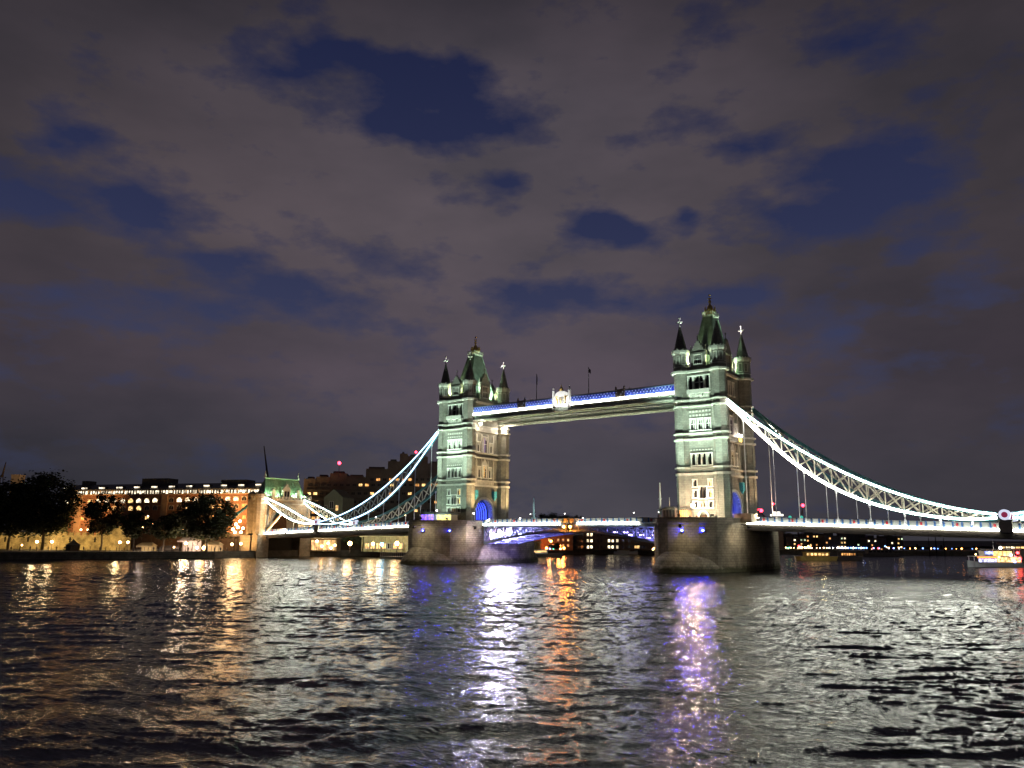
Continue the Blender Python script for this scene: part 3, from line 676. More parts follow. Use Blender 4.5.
for sd in (-1, 1):
    xa, xb = (52, 137) if sd > 0 else (-137, -52)
    m = MB(); n = 16
    for i in range(n):
        a, b = xa+(xb-xa)*i/n, xa+(xb-xa)*(i+1)/n; za, zb = deckz(a)-.45, deckz(b)-.45
        m.add([(a, -8.6, za-.6), (b, -8.6, zb-.6), (b, 8.6, zb-.6), (a, 8.6, za-.6), (a, -8.6, za), (b, -8.6, zb), (b, 8.6, zb), (a, 8.6, za)], [(0, 3, 2, 1), (4, 5, 6, 7), (0, 1, 5, 4), (2, 3, 7, 6)])
    dk = m.build('side_span_deck', ASPH, BR)
    m = MB()
    for i in range(n):
        a, b = xa+(xb-xa)*i/n, xa+(xb-xa)*(i+1)/n; za, zb = deckz(a)-.9, deckz(b)-.9
        for y in (-8.9, -3.2, 3.2, 8.6):
            m.add([(a, y, za-1.35), (b, y, zb-1.35), (b, y+.3, zb-1.35), (a, y+.3, za-1.35), (a, y, za+.2), (b, y, zb+.2), (b, y+.3, zb+.2), (a, y+.3, za+.2)], [(0, 3, 2, 1), (4, 5, 6, 7), (0, 1, 5, 4), (2, 3, 7, 6)])
        m.box(a-.15, a+.15, -8.6, 8.6, za-1.1, za-.15)
    m.build('girder', DKSTEEL, dk)
    for y, s in ((-9.2, -1), (9.2, 1)):
        m = MB(); parapet(m, xa, xb, y, s); m.build('parapet', [PANEL, BLUEP, REDP], dk)
        parts = [(xa, -108.2), (-105.8, xb-1.5)] if sd < 0 else [(xa, 105.8), (108.2, xb)]
        for (p0, p1) in parts: strip(p0, p1, y, s, -.66, -.24, LED, dk)
    # pedestals and roundels at the low point of the chains
    for y in (-9.2, 9.2):
        m = MB(); x = sd*107; z = deckz(x); m.box(x-1.2, x+1.2, y-.7, y+.7, z-.9, z+1.5); m.box(x-1.35, x+1.35, y-.85, y+.85, z+1.5, z+1.75)
        m.build('pedestal', mat('pedestal_stone', (.45, .42, .33), .7, .3, 1.), dk)
        for s in (-1, 1):
            m = MB(); m.T = Matrix.Translation((x, y+s*.55, z+2.75)) @ Matrix.Rotation(R(90), 4, 'X')
            n_ = 20
            for k in range(n_):
                a0, a1 = 2*math.pi*k/n_, 2*math.pi*(k+1)/n_
                vs = [(r*math.cos(a), r*math.sin(a), zz) for zz in (-.3, .3) for (r, a) in ((.6, a0), (1.1, a0), (1.1, a1), (.6, a1))]
                m.add(vs, [(0, 3, 2, 1), (4, 5, 6, 7), (1, 2, 6, 5), (0, 4, 7, 3)])
            m.cur = 1; m.lathe((0, 0, 0), [(.6, -.18), (.6, .18)], 20)
            m.build('roundel', [emi('roundel_ring', (.75, .8, 1), .9), emi('roundel_heart', (.45, .04, .12), .45)], dk)  # lamplight on ring and heart put in as their own glow

# bascule leaves
for sd in (-1, 1):
    xe = sd*30.4; dk = None; m = MB()
    xa, xb = sorted((sd*.15, sd*33)); n = 8
    for i in range(n):
        a, b = xa+(xb-xa)*i/n, xa+(xb-xa)*(i+1)/n; za, zb = deckz(a)-.4, deckz(b)-.4
        m.add([(a, -8.6, za-.5), (b, -8.6, zb-.5), (b, 8.6, zb-.5), (a, 8.6, za-.5), (a, -8.6, za), (b, -8.6, zb), (b, 8.6, zb), (a, 8.6, za)], [(0, 3, 2, 1), (4, 5, 6, 7), (0, 1, 5, 4), (2, 3, 7, 6)])
    m.box(*sorted((sd*.15, sd*.5)), -8.6, 8.6, 9.6, 11.3)
    dk = m.build('bascule_leaf', ASPH, BR)
    def low(x): t = abs(x)/30.4; return 9.9-3.9*t**1.7
    for j, y in enumerate((-8.9, -3.4, 3.4, 8.9)):
        m = MB(); n = 10
        for i in range(n):
            a = sd*(.4+30*i/n); b = sd*(.4+30*(i+1)/n)
            m.bar((a, y, low(a)), (b, y, low(b)), .42, .62); m.bar((a, y, 11.15), (b, y, 11.15), .34, .7)
            m.bar((b, y, low(b)), (b, y, 11.0), .3, .3)
            if 11-low(b) > 1.2:
                m.bar((a, y, low(a)), (b, y, 10.9), .26, .26); m.bar((a, y, 10.9), (b, y, low(b)), .26, .26)
            else: m.box(*sorted((a, b)), y-.08, y+.08, low(a), 11.)
        m.build('bascule_girder', mat('bascule_paint', (.26, .33, .42), .5, .2, 1.), dk)
    m = MB()
    for i in range(1, 11):
        x = sd*(.4+3*i)
        m.bar((x, -8.7, low(x)-.05), (x, 8.7, low(x)-.05), .3, .3)
    for i in range(10):
        a = sd*(.4+3*i); b = sd*(.4+3*(i+1))
        m.bar((a, -8.7, low(a)), (b, -3.5, low(b)), .16); m.bar((a, 3.5, low(a)), (b, -3.3, low(b)), .16); m.bar((a, 8.7, low(a)), (b, 3.5, low(b)), .16)
    m.build('cross_bracing', mat('bracing_paint', (.35, .36, .55), .5), dk)
    for y, s in ((-9.2, -1), (9.2, 1)):
        m = MB(); parapet(m, *sorted((sd*.2, sd*30.6)), y, s); m.build('parapet', [PANEL, BLUEP, REDP], dk)
        strip(*sorted((sd*(2.6 if sd < 0 else 3.2), sd*(30.4 if sd < 0 else 22.6))), y, s, -.7, -.2, LED, dk)
    m = MB()                          # purple lamps along the pier end of the leaf
    for y in (-6.2, 0, 6.2):
        for k in range(4):
            x = sd*(28.5-k*5); m = MB(); m.bar((x, y-1.2, low(x)+.5), (x, y+1.2, low(x)+.5), .22); m.build('purple_lamp', LEDP, dk)
    for (x, pw) in ((27.5, 900), (21, 500), (13, 250)):
        for y in (-6, 0, 6): light('POINT', (sd*x, y, low(x)+1.2), (.25, .22, 1), pw*.8, size=.3, parent=dk)
# machinery chamber wall behind the leaf: dark opening on each pier side
# ---- chains
CH_L = [(48.6, 42.3), (52, 38.9), (56.6, 33.7), (61.5, 28.6), (66.3, 24.6), (72, 20.6), (79, 16.9), (87, 14.1), (95, 12.7), (105.6, 12.4)]
CH_U = [(48.6, 43.0), (52, 40.0), (56.6, 36.0), (61.5, 32.2), (66.3, 28.9), (72, 25.4), (79, 21.4), (87, 17.9), (97, 14.7), (105.6, 13.1)]
SH_L = [(108.4, 12.4), (113, 12.5), (119, 13.3), (126, 15.6), (132, 18.4), (138.5, 22.0)]
SH_U = [(108.4, 13.1), (113, 14.1), (119, 16.3), (126, 18.9), (132, 20.8), (138.5, 22.8)]
def smooth_interp(P):
    xs = np.array([p[0] for p in P]); zs = np.array([p[1] for p in P]); cf = np.polyfit(xs, zs, min(5, len(P)-1)); 
    e0 = zs[0]-np.polyval(cf, xs[0]); e1 = zs[-1]-np.polyval(cf, xs[-1])
    return lambda x: float(np.polyval(cf, x)+e0*(xs[-1]-x)/(xs[-1]-xs[0])+e1*(x-xs[0])/(xs[-1]-xs[0]))
fl, fu, gl_, gu = map(smooth_interp, (CH_L, CH_U, SH_L, SH_U))
for sd in (-1, 1):
    for y, s in ((-9.2, -1), (9.2, 1)):
        yo = y+s*.42
        m = MB(); xs = np.linspace(48.6, 105.6, 20)
        for a, b in zip(xs, xs[1:]):
            m.bar((sd*a, y, fl(a)), (sd*b, y, fl(b)), .6, .75); m.bar((sd*a, y, fu(a)), (sd*b, y, fu(b)), .6, .75)
        m.bar((sd*48.0, y, 42.6), (sd*46.0, y*.86, 43.2), 1.0, 1.2)
        ch = m.build('suspension_chain', STEELB, BR)
        m = MB(); nodes = np.linspace(50.5, 103, 15)
        for i, a in enumerate(nodes):
            m.bar((sd*a, y, fl(a)), (sd*a, y, fu(a)), .26)
            if i < len(nodes)-1:
                b = nodes[i+1]; m.bar((sd*a, y-.1, fl(a)), (sd*b, y-.1, fu(b)), .28); m.bar((sd*a, y+.1, fu(a)), (sd*b, y+.1, fl(b)), .28)
        m.build('lattice', STEELW, ch)
        m = MB()
        for a, b in zip(xs, xs[1:]):
            m.bar((sd*a, yo, fl(a)), (sd*b, yo, fl(b)), .16, .36+.42*((105-a)/57)**1.3 if sd > 0 else .30); m.bar((sd*a, yo, fu(a)), (sd*b, yo, fu(b)), .16, .34 if sd > 0 else .22)
        m.build('strip_light', LEDC if sd > 0 else emi('chain_strip_blue_white', (.5, .75, 1), 5), ch)
        for x in (52.5, 59.6, 66.7, 73.8, 80.9, 88, 95, 101):
            m = MB(); zz = deckz(x); top = fl(x)
            m.bar((sd*x, y, zz+.6), (sd*x, y, top), .2, .2, 6); m.lathe((sd*x, y, top-1.2), [(.16, 0), (.3, .5), (.3, .9), (.16, 1.2)], 6); m.lathe((sd*x, y, zz+.4), [(.35, 0), (.3, .6), (.14, 1.0)], 6)
            m.build('hanger_rod', mat('hanger_paint', (.75, .75, .78), .4), ch)
        # short chain up to the abutment tower, and its land tie
        m = MB(); xs2 = np.linspace(108.4, 138.5, 10)
        for a, b in zip(xs2, xs2[1:]):
            m.bar((sd*a, y, gl_(a)), (sd*b, y, gl_(b)), .6, .75); m.bar((sd*a, y, gu(a)), (sd*b, y, gu(b)), .6, .75)
        m.bar((sd*145, y-.0, 21.5), (sd*172, y, 8.2), .7, .9)
        sc_ = m.build('short_chain', STEELB, BR)
        m = MB()
        for i, a in enumerate(xs2[1:-1]):
            m.bar((sd*a, y, gl_(a)), (sd*a, y, gu(a)), .24)
            b = a+xs2[1]-xs2[0]; m.bar((sd*a, y, gl_(a)), (sd*b, y, gu(b)), .2); m.bar((sd*a, y, gu(a)), (sd*b, y, gl_(b)), .2)
        m.bar((sd*127.5, y, gl_(127.5)), (sd*136, y, deckz(136)+.3), .6, .6)
        for x in (114, 120.5): m.bar((sd*x, y, gl_(x)), (sd*x, y, deckz(x)+.5), .22)
        m.build('lattice', STEELW, sc_)
        m = MB()
        for a, b in zip(xs2, xs2[1:]):
            for o_ in ((yo,) if s < 0 else (yo, y-.42)): m.bar((sd*a, o_, gl_(a)), (sd*b, o_, gl_(b)), .16, .36 if s < 0 else .12); m.bar((sd*a, o_, gu(a)), (sd*b, o_, gu(b)), .16, .24 if s < 0 else .1)
        m.build('strip_light', LEDC, sc_)

# ---- abutment towers
def abutment():
    m = MB()
    arch_slab(m, -12, 12, 7.9, 21.8, 6.2, 13.2, 7.0, 137.0-137, rise=5.6, n=16)     # local: front face at x=0, going -x
    m.prism([(-7.6, -12.8), (.35, -12.8), (.35, -7.5), (-7.6, -7.5)], -4, 8.4); m.prism([(-7.6, 7.5), (.35, 7.5), (.35, 12.8), (-7.6, 12.8)], -4, 8.4)
    m.prism([(-9.4, -13.6), (-3.0, -13.6), (-3.0, -12.2), (-9.4, -12.2)], -4, 8.2)
    ab = m.build('abutment_tower', mat('abutment_stone', (.38, .32, .24), .85, .35, .6, bump=.05, courses=.6), BR)
    m = MB(); m.box(-6.0, -4.0, -7.5, 7.5, -4, 7.6); m.build('under_wall', mat('shade_black_brick', (.03, .025, .02), .9, .3, 1.), ab)  # black colour stands for the shade under the deck
    for q in (-1, 1):
        m = MB(); m.lathe((-1.4, q*11.4, 0), [(1.75, 8.4), (1.75, 22.6), (2.0, 22.8), (2.0, 23.8), (.02, 25.2)], 8)
        m.build('turret', MATS['abutment_stone'], ab); m = MB(); m.lathe((-6.0, q*11.4, 0), [(1.75, 8.4), (1.75, 22.6), (2.0, 22.8), (2.0, 23.8), (.02, 25.2)], 8)
        m.build('turret', MATS['abutment_stone'], ab)
    m = MB()
    m.box(-7.4, .5, -12.4, 12.4, 8.3, 8.75); m.box(-7.4, .45, -12.3, 12.3, 21.6, 22.1); m.box(-7.3, .3, -12.2, 12.2, 20.2, 20.5)
    for k in range(16): y = -11.6+k*1.5; m.box(-.1, .4, y, y+.9, 22.1, 23.1); m.box(-7.4, -6.9, y, y+.9, 22.1, 23.1)
    for k in range(5): x = -7.1+k*1.6; m.box(x, x+.9, -12.3, -11.9, 22.1, 23.1); m.box(x, x+.9, 11.9, 12.3, 22.1, 23.1)
    arch_ring(m, 6.2, 13.2, 8.0, .8, .35, .0, 'x', depth=.2, rise=5.6, n=18); arch_ring(m, 7.3, 13.2, 8.8, .3, .25, .0, 'x', depth=.1, rise=6.6, n=18)
    for y in (-8.8, 8.8): m.box(.0, .3, y-.9, y+.9, 12.0, 16.0); m.box(.0, .35, y-1.1, y+1.1, 11.4, 11.8)
    m.build('cornice', MATS['dressed_stone'], ab)
    m = MB(); x0, x1 = -6.4, -.6
    e = 22.6
    m.add([(x0, -10.2, e), (x1, -10.2, e), (x1, 10.2, e), (x0, 10.2, e), (-3.5, -8.0, 30.2), (-3.5, 8.0, 30.2)], [(0, 1, 4), (1, 2, 5, 4), (2, 3, 5), (3, 0, 4, 5), (0, 3, 2, 1)])
    m.box(-3.7, -3.3, -8.1, 8.1, 30.1, 30.5)
    for k in range(14): m.bar((x1, -10.+k*1.5, e), (-3.45, -8+k*1.22, 30.2), .1)
    m.cur = 1
    for q in (-1, 1): m.lathe((-3.5, q*8.0, 30.2), [(.45, 0), (.45, .8), (.2, 1.2), (.3, 2.), (.05, 3.)], 6)
    m.build('roof', [mat('green_slate', (.26, .38, .26), .5, .3, 1.5), TRIM], ab)
    m = MB(); m.box(-1.2, .1, -1.7, 1.7, 22.1, 25.6)
    for k in range(5): f = 1-k/5; m.box(-1.2, .1, -1.9*f, 1.9*f, 25.6+k*.5, 26.1+k*.5)
    m.lathe((-.5, 0, 28.1), [(.2, 0), (.03, 1.2)], 6)
    m.cur = 1; m.box(.1, .14, -1.1, -.15, 23.2, 25.3); m.box(.1, .14, .15, 1.1, 23.2, 25.3)
    for q in (-1, 1):
        m.cur = 0; m.box(-1.6, -.3, q*6-.8, q*6+.8, 23.2, 24.8); m.add([(-.3, q*6-.9, 24.8), (-.3, q*6+.9, 24.8), (-.3, q*6, 26.2), (-2.4, q*6, 26.2), (-2.0, q*6-.9, 24.8), (-2., q*6+.9, 24.8)], [(0, 1, 2), (0, 2, 3, 4), (1, 5, 3, 2)])
    m.build('dormer', [TRIM, GLASS], ab)
    return ab
abL = abutment(); abL.location = (-137, 0, 0)
# approach road beyond
m = MB(); m.box(-260, -144.8, -9, 9, 2, 8.0); m.box(-260, -146.5, -9.4, -9.0, 7.6, 9.0); m.box(-260, -146.5, 9., 9.4, 7.6, 9.)
m.build('approach_viaduct', mat('viaduct_brick', (.22, .13, .08), .85, .3, .6, courses=.4), BR)
abR = ctree(abL, BR, loc=(137, 0, 0), rz=math.pi)
abL['label'] = 'green roofed tower at the far end'
m = MB(); m.box(144.8, 260, -9, 9, 2, 8.0); m.build('approach_viaduct', MATS['viaduct_brick'], BR)
for sd in (-1, 1):
    m = MB(); m.box(*sorted((sd*144.6, sd*260)), -8.6, 8.6, 8.0, 8.35); m.build('road', ASPH, BR)
m = MB(); m.box(-49.5, -33, -8.6, 8.6, 11.4, 11.9); m.box(33, 49.5, -8.6, 8.6, 11.4, 11.9); m.build('road', ASPH, BR)

# ================================================================== floodlighting
GRN = (.72, 1, .82); WRM = (1, .68, .33); YEL = (1, .82, .5)
for tx, nm in ((-TX+TCL, 'far'), (TX+TCR, 'near')):
    for dx in (-7, 7):
        floodlight((tx+dx, -21.0, 13.5), (tx+dx*.3, -9, 51), GRN, 105000, 'small black floodlight on the %s pier aimed up at the river face of its tower' % nm, 48)
    floodlight((tx, -24.5, 13.5), (tx, -9, 21), (.70, 1, .80), 14000, 'squat black floodlight at the nose of the %s pier' % nm, 95)
    # road faces
    kS = 1. if tx < 0 else .42
    for y in (-7.6, 7.6):
        floodlight((tx+14, y*1.25, 12.6), (tx+WX, y*.5, 30), WRM if tx < 0 else (1, .62, .32), 42000*kS, 'small black floodlight on the road side of the %s pier' % nm, 70)
    # roof level lamps between turrets and gables
    for sx in (-1, 1):
        for sy in (-1, 1):
            floodlight((tx+sx*2.35, sy*8.2, 52.9), (tx+sx*3.6, sy*8.0, 60), (.84, 1, .55), 6500, 'roof lamp between turret and gable of the %s tower' % nm, 110, .15)
            floodlight((tx+sx*3.7, sy*5.0, 52.9), (tx+sx*1.2, sy*3.0, 64), (.7, 1, .75), 14000, 'roof lamp behind the parapet of the %s tower' % nm, 100, .15)
    light('POINT', (tx-1.5, -2.5, 13.5), (.08, .12, 1), 1100, parent=None, size=.5).parent = BR
    light('POINT', (tx+1.5, 2.5, 14.5), (.08, .12, 1), 1100, size=.5).parent = BR
    # turret finials picked out
    for sx in (-1, 1):
        for sy in (-1, 1): light('SPOT', (tx+sx*1.3, .2+sy*2.3, 68.6), (1, .92, .95), 9000 if sx*sy > 0 and sx > 0 else 3500, (tx+sx*CX, .2+sy*CY, 65.6), size=.1, spot=22).parent = BR
# walkway end lamps over the far tower's road face
GLB = emi('globe_lamp_white', (1, .90, .8), 220)
for y in (-6.0, 7.2):
    t = empty('floodlight', (-TX+WX+2.2, y, 43.6), 'dazzling white lamp under the %s walkway end at the far tower' % ('front' if y < 0 else 'rear'), 'floodlight', 'lamps under the walkway ends')
    m = MB(); m.box(-.5, .5, -.5, .5, .3, .7); m.bar((0, 0, .6), (-1.9, 0, .9), .12); m.build('bracket', DKSTEEL, t)
    m = MB(); m.ball((0, 0, 0), .42, 10, 8); m.build('lamp_globe', GLB, t)
    light('POINT', (0, 0, -.6), (1, .8, .5), 600, size=.3, parent=t)
for s in (-1, 1):
    floodlight((s*24, -2.0 if s < 0 else 2, 12.9), (s*6, 0, 46), (1, 1, .72), 60000, 'floodlight beside the roadway lighting the walkway undersides, %s half' % ('far' if s < 0 else 'near'), 80)
floodlight((-1.75, -13.2, 45.0), (-1.75, -9.5, 48.3), (1, 1, .92), 3600, 'tiny floodlight on an arm before the coat of arms', 110, .15)
m = MB(); m.bar((0, 0, 0), (0, 3.9, .4), .12); m.build('arm', DKSTEEL, [o for o in C.objects if o.name.startswith('floodlight') and o.parent is None][-1])
# added lamps brightening the pier granite, no real fittings there
for tx, nm in ((-TX, 'far'), (TX, 'near')):
    for (x, y) in ((-13.5, -22), (4, -33.), (14.5, -18)):
        floodlight((tx+x, y, 10.6), (tx+x*.55, y*.7, 3), (1, .84, .56), 2000 if tx > 0 else 2900, 'added fill lamp on an outrigger over the granite wall of the %s pier' % nm, 130)
        FL = [o for o in C.objects if o.name.startswith('floodlight') and o.parent is None][-1]
        m = MB(); m.bar((0, 0, .1), ((-x*.18), -y*.12 , .6), .12); m.build('outrigger', DKSTEEL, FL)
# blue navigation lamps on the piers
for tx, nm, xs in ((-TX, 'far', (2.4, 8.1)), (TX, 'near', (1.9, 6.0))):
    for i, x in enumerate(xs):
        yy = -(10+17.5*math.sqrt(max(0, 1-(x/10.65)**2))**.95)-.25
        t = empty('blue_lamp', (tx+x, yy, 9.7), 'round blue navigation lamp on the %s pier, %s one' % (nm, 'left' if i == 0 else 'right'), 'lamp', 'blue lamps on the piers')
        m = MB(); m.box(-.3, .3, 0, .6, -.3, .3); m.box(-.45, .45, -.75, .1, -.5, -.42); m.box(-.08, .08, -.02, .1, -.42, -.3); m.build('housing', DKSTEEL, t)  # lower board added to block blue light falling on the cutwater
        m = MB(); m.ball((0, -.1, 0), .24 if tx > 0 else .16, 10, 8); m.build('lens', BLUEL, t)
for i, (x, y, z) in enumerate(((-27.4, -7.4, 8.4), (-24.4, -7.4, 8.9), (-21.4, -7.4, 9.3), (27.5, -7.4, 8.6))):
    t = empty('violet_lamp', (x, y, z), 'dazzling violet lamp behind the girder lattice at the %s' % ('far pier' if x < 0 else 'near pier'), 'lamp', 'violet lamps at the far pier end' if x < 0 else None)
    m = MB(); m.box(-.25, .25, .1, .5, -.2, 2.6 if x < 0 else 2.2); m.box(*((-.8, -.72) if x < 0 else (.72, .8)), -1.5, .8, -1., 1.2); m.box(*((-.73, -.2) if x < 0 else (.2, .73)), .2, .3, .3, .4); m.build('housing', DKSTEEL, t)  # side plate added to keep the violet light off the pier
    m = MB(); m.ball((0, -.1, 0), .45 if x < 0 else .12, 10, 8); m.build('lens', emi('violet_white_lens', (.80, .68, 1), 1500), t)
# orange lamps at the mid span
for i, x in enumerate((-.9, 1.2)):
    t = empty('orange_lamp', (x, -9.8, 10.9), 'bright orange navigation lamp at the middle of the bridge, %s one' % ('left' if i == 0 else 'right'), 'lamp', 'orange lamps at mid span')
    m = MB(); m.box(-.4, .4, 0, .7, -.35, .45); m.build('housing', DKSTEEL, t)
    m = MB(); m.ball((0, -.15, 0), .27, 10, 8); m.build('lens', emi('orange_lens', (1, .27, .02), 650), t)
# north abutment
ORG = (1, .55, .2)
floodlight((-124, -10, 9.2), (-137, -6, 17), ORG, 26000, 'floodlight on the deck aimed at the arch of the green roofed tower, front one', 100)
floodlight((-124, 8, 9.2), (-137, 6, 17), ORG, 20000, 'floodlight on the deck aimed at the arch of the green roofed tower, rear one', 100)
floodlight((-141, -24, 2.6), (-141, -12, 12), ORG, 22000, 'floodlight on the quay below the green roofed tower', 100)
floodlight((-138, -24, 1.2), (-139, -13, 6), (1, .75, .4), 9000, 'floodlight at the foot of the green roofed tower by the water', 100)
for y in (-8.5, -4, 4, 8.5): floodlight((-137.0, y, 22.7), (-139.8, y, 28), (.6, 1, .58), 11000, 'lamp behind the battlement below the green roof', 140, .15)
floodlight((-137.4, -11.2, 22.6), (-140, -8, 29), (.6, 1, .58), 8000, 'lamp at the corner of the battlement below the green roof', 140, .15)

# ================================================================== small things on the bridge
def person(loc, label, col, rz=0., h=1.74, group=None, cat='person'):
    m = MB(); s = h/1.74
    for q in (-1, 1):
        m.bar((q*.09, .0+q*.08, 0), (q*.09, 0, .85), .11, .11, 6, r2=.17); m.bar((q*.22, 0, 1.42), (q*.27, .03, .82), .10, .10, 6, r2=.07); m.box(q*.09-.05, q*.09+.05, -.2+q*.08, .06+q*.08, 0, .08)
    m.lathe((0, 0, 0), [(.16, .8), (.18, .95), (.15, 1.12), (.2, 1.38), (.17, 1.46), (.06, 1.5), (.055, 1.54)], 8, sx=1.15, sy=.68)
    m.ball((0, 0, 1.64), .105, 8, 6, 1.2)
    o = m.build('person', mat('coat_%d' % int(col[0]*100+col[2]*10), col, .8, .3, 3.), loc=loc, rz=rz, smooth=True); o.scale = (s,)*3
    return tag(o, label, cat, group)
for i, (px, c) in enumerate(((690, (.05, .04, .05)), (697, (.15, .04, .03)), (711, (.04, .05, .08)), (716, (.1, .1, .1)), (706, (.05, .05, .04)))):
    p = at_z(px, 521, 11.8); y = -15.-i*.8; p = CAM+(ray(px, 521))*((y-CAM[1])/ray(px, 521)[1])
    person((p[0], p[1], 11.85), 'person in dark clothing standing on the near pier below the lit tower', c, i*1.3, 1.7+.03*i, 'people on the near pier')
# pier cabins
def cabin(loc, w, d, h, glow, label, roofc, rz=0., extra=None):
    t = empty('pier_cabin', loc, label, 'cabin', rz=rz)
    m = MB(); m.box(-w/2, w/2, -d/2, d/2, 0, .9)
    nx = 4
    for k in range(nx+1): x = -w/2+w*k/nx; m.box(max(-w/2, x-.12), min(w/2, x+.12), -d/2, -d/2+.2, .9, h); m.box(max(-w/2, x-.12), min(w/2, x+.12), d/2-.2, d/2, .9, h)
    for q in (-1, 1): m.box(*sorted((q*w/2, q*(w/2-.2))), -d/2+.2, d/2-.2, .9, h)
    m.build('wall', roofc, t)
    m = MB(); m.box(-w/2+.13, w/2-.13, -d/2+.08, -d/2+.12, .9, h-.01); m.build('window', glow, t)
    m = MB(); m.box(-w/2-.4, w/2+.4, -d/2-.4, d/2+.4, h, h+.25); m.prism([(-w/2-.3, -d/2-.3), (w/2+.3, -d/2-.3), (w/2+.3, d/2+.3), (-w/2-.3, d/2+.3)], h+.25, h+.9, .5); m.build('roof', SLATE, t)
    return t
cabin((-47.6, -14.5, 11.85), 5.4, 3., 2.9, emi('purple_glazing', (.25, .12, 1), 2.6, 1.2), 'purple lit glazed cabin on the far pier beside the tower foot', mat('cabin_purple', (.3, .25, .5), .6))
cabin((-40.3, -15.0, 11.85), 5.8, 3., 2.7, emi('yellow_glazing', (1, .66, .14), 1.2, 1.0), 'yellow lit cabin on the far pier in front of the tower', mat('cabin_cream', (.5, .45, .3), .6))
cabin((33.8, -13.0, 11.85), 3.4, 3., 3.1, mat('cabin_glass', (.03, .03, .035), .2), 'dark control cabin at the left edge of the near pier', mat('cabin_dark', (.06, .05, .045), .6))
cabin((37.2, -11.9, 11.85), 2.2, 2.4, 3.1, emi('amber_glazing', (1, .42, .1), 1.3, 1.5), 'small orange lit cabin on the near pier beside the tower wall', mat('cabin_orange', (.45, .28, .15), .6))
m = MB(); m.box(-2.2, 2.2, -1.6, 1.6, 0, 2.0); m.box(-2.4, 2.4, -1.8, 1.8, 2.0, 2.2); m.box(-1.6, 1.6, -1.2, 1.2, 2.2, 2.35)
tag(m.build('stone_plinth', mat('plinth_stone', (.4, .35, .27), .8, .3, 1.), loc=(52.3, -10.8, 11.6)), 'pale stone plinth at the road end of the near pier', 'plinth')
def mast(loc, h, label, arms, col, name='signal_mast', r=.22, cat='mast', group=None):
    t = empty(name, loc, label, cat, group)
    m = MB(); m.lathe((0, 0, 0), [(r*1.6, 0), (r*1.5, .6), (r, .9), (r*.8, h*.6), (r*.35, h)], 8); m.build('pole', col, t)
    for (z, w) in arms:
        m = MB(); m.bar((-w, 0, z), (w, 0, z), .12); m.box(-w*.4, w*.4, -.3, .3, z-.25, z+.12); m.build('crossarm', col, t)
    return t
mast((29.9, -11.2, 11.8), 10.4, 'tall pale signal mast on the left edge of the near pier', [(3.4, .9), (6.2, .5)], mat('mast_paint', (.4, .55, .58), .5), r=.34)
mast((31.6, -9.2, 11.8), 6.6, 'shorter thin mast beside the control cabin on the near pier', [(3.0, .5)], STEELW, r=.14)
mast((-33.0, 21.5, 11.8), 9.4, 'pale blue signal mast behind the far tower with lamps on crossarms', [(2.6, 1.7), (4.0, .9)], mat('mast_paint_blue', (.35, .6, .68), .5), r=.42)
for (x, lb, flg) in ((-12.1, 'slim flagpole with furled flag on the walkway roof left of the coat of arms', 0), (6.3, 'slim flagpole with a small flag on the walkway roof right of the coat of arms', 1)):
    t = empty('flagpole', (x, -7.3, 48.9), lb, 'flagpole'); m = MB(); m.lathe((0, 0, 0), [(.14, 0), (.06, 7.8), (.16, 7.9), (.02, 8.1)], 6); m.build('pole', mat('pole_grey', (.35, .35, .36), .4), t)
    m = MB(); n = 8; w_ = .8 if flg else .22; hh = 1.2 if flg else 2.4
    vs = []
    for i in range(n+1):
        for z in (0, 1): vs.append((.08+w_*i/n, .18*math.sin(i*1.4), 7.7-hh*(1-z)-i*.09))
    vs += [(a, b+.02, c) for a, b, c in vs]; fs = [(2*i, 2*i+2, 2*i+3, 2*i+1) for i in range(n)]; fs += [tuple(k+2*(n+1) for k in f) for f in fs]
    m.add(vs, fs); m.build('flag', mat('flag_cloth', (.12, .08, .09), .8), t)
# lamp standards along the deck and the one lit lamp before the near tower
def lampost(loc, h, globe, label, group=None, r=.3, post=None, pw=None, pcol=(1, .8, .5), name='street_lamp', arm=0):
    t = empty(name, loc, label, 'lamp', group)
    m = MB(); m.lathe((0, 0, 0), [(.2, 0), (.16, .5), (.07, .8), (.05, h-.3), (.14, h-.1), (.05, h)], 6); m.build('lamp_post', post or DKSTEEL, t)
    m = MB(); m.ball((0, 0, h+r*.8), r, 8, 6); m.build('lamp_globe', globe, t)
    if pw: light('POINT', (0, -r*2.2, h+r), pcol, pw, size=r, parent=t)
    return t
G_WARM = emi('globe_warm', (1, .50, .18), 34); G_WARM2 = emi('globe_warm_dim', (1, .6, .25), 16); G_WHITE = emi('globe_white', (1, .93, .85), 22); G_RED = emi('globe_red', (1, .04, .05), 14)
G_BLUE = emi('globe_blue', (.15, .3, 1), 10); G_CYAN = emi('globe_cyan', (.1, .6, 1), 40); G_GRN = emi('globe_green', (.1, 1, .45), 5); G_BIG = emi('globe_pier', (1, .62, .40), 1300)
lampost((41.1, -16, 11.85), 3.7, G_BIG, 'bright warm lamp on a post on the near pier before the tower door', r=.42, pw=300, pcol=(1, .62, .28))
for i, (x, y) in enumerate(((-52.5, -8.4), (-55.5, -8.4), (-47.0, -12.2), (-33.9, -9.9))):
    lampost((x, y, 12.0), 2.9 if i != 2 else 3.9, G_WHITE, 'small white globe lamp at the foot of the far tower', 'globe lamps round the foot of the far tower', r=.22)
for i, x in enumerate((-66, -80, -95, -118)):
    lampost((x, 8.0, deckz(x)), 4.2, G_WHITE if i != 1 else G_WARM2, 'slender lamp standard on the far side span pavement', 'lamp standards on the far side span', r=.14)
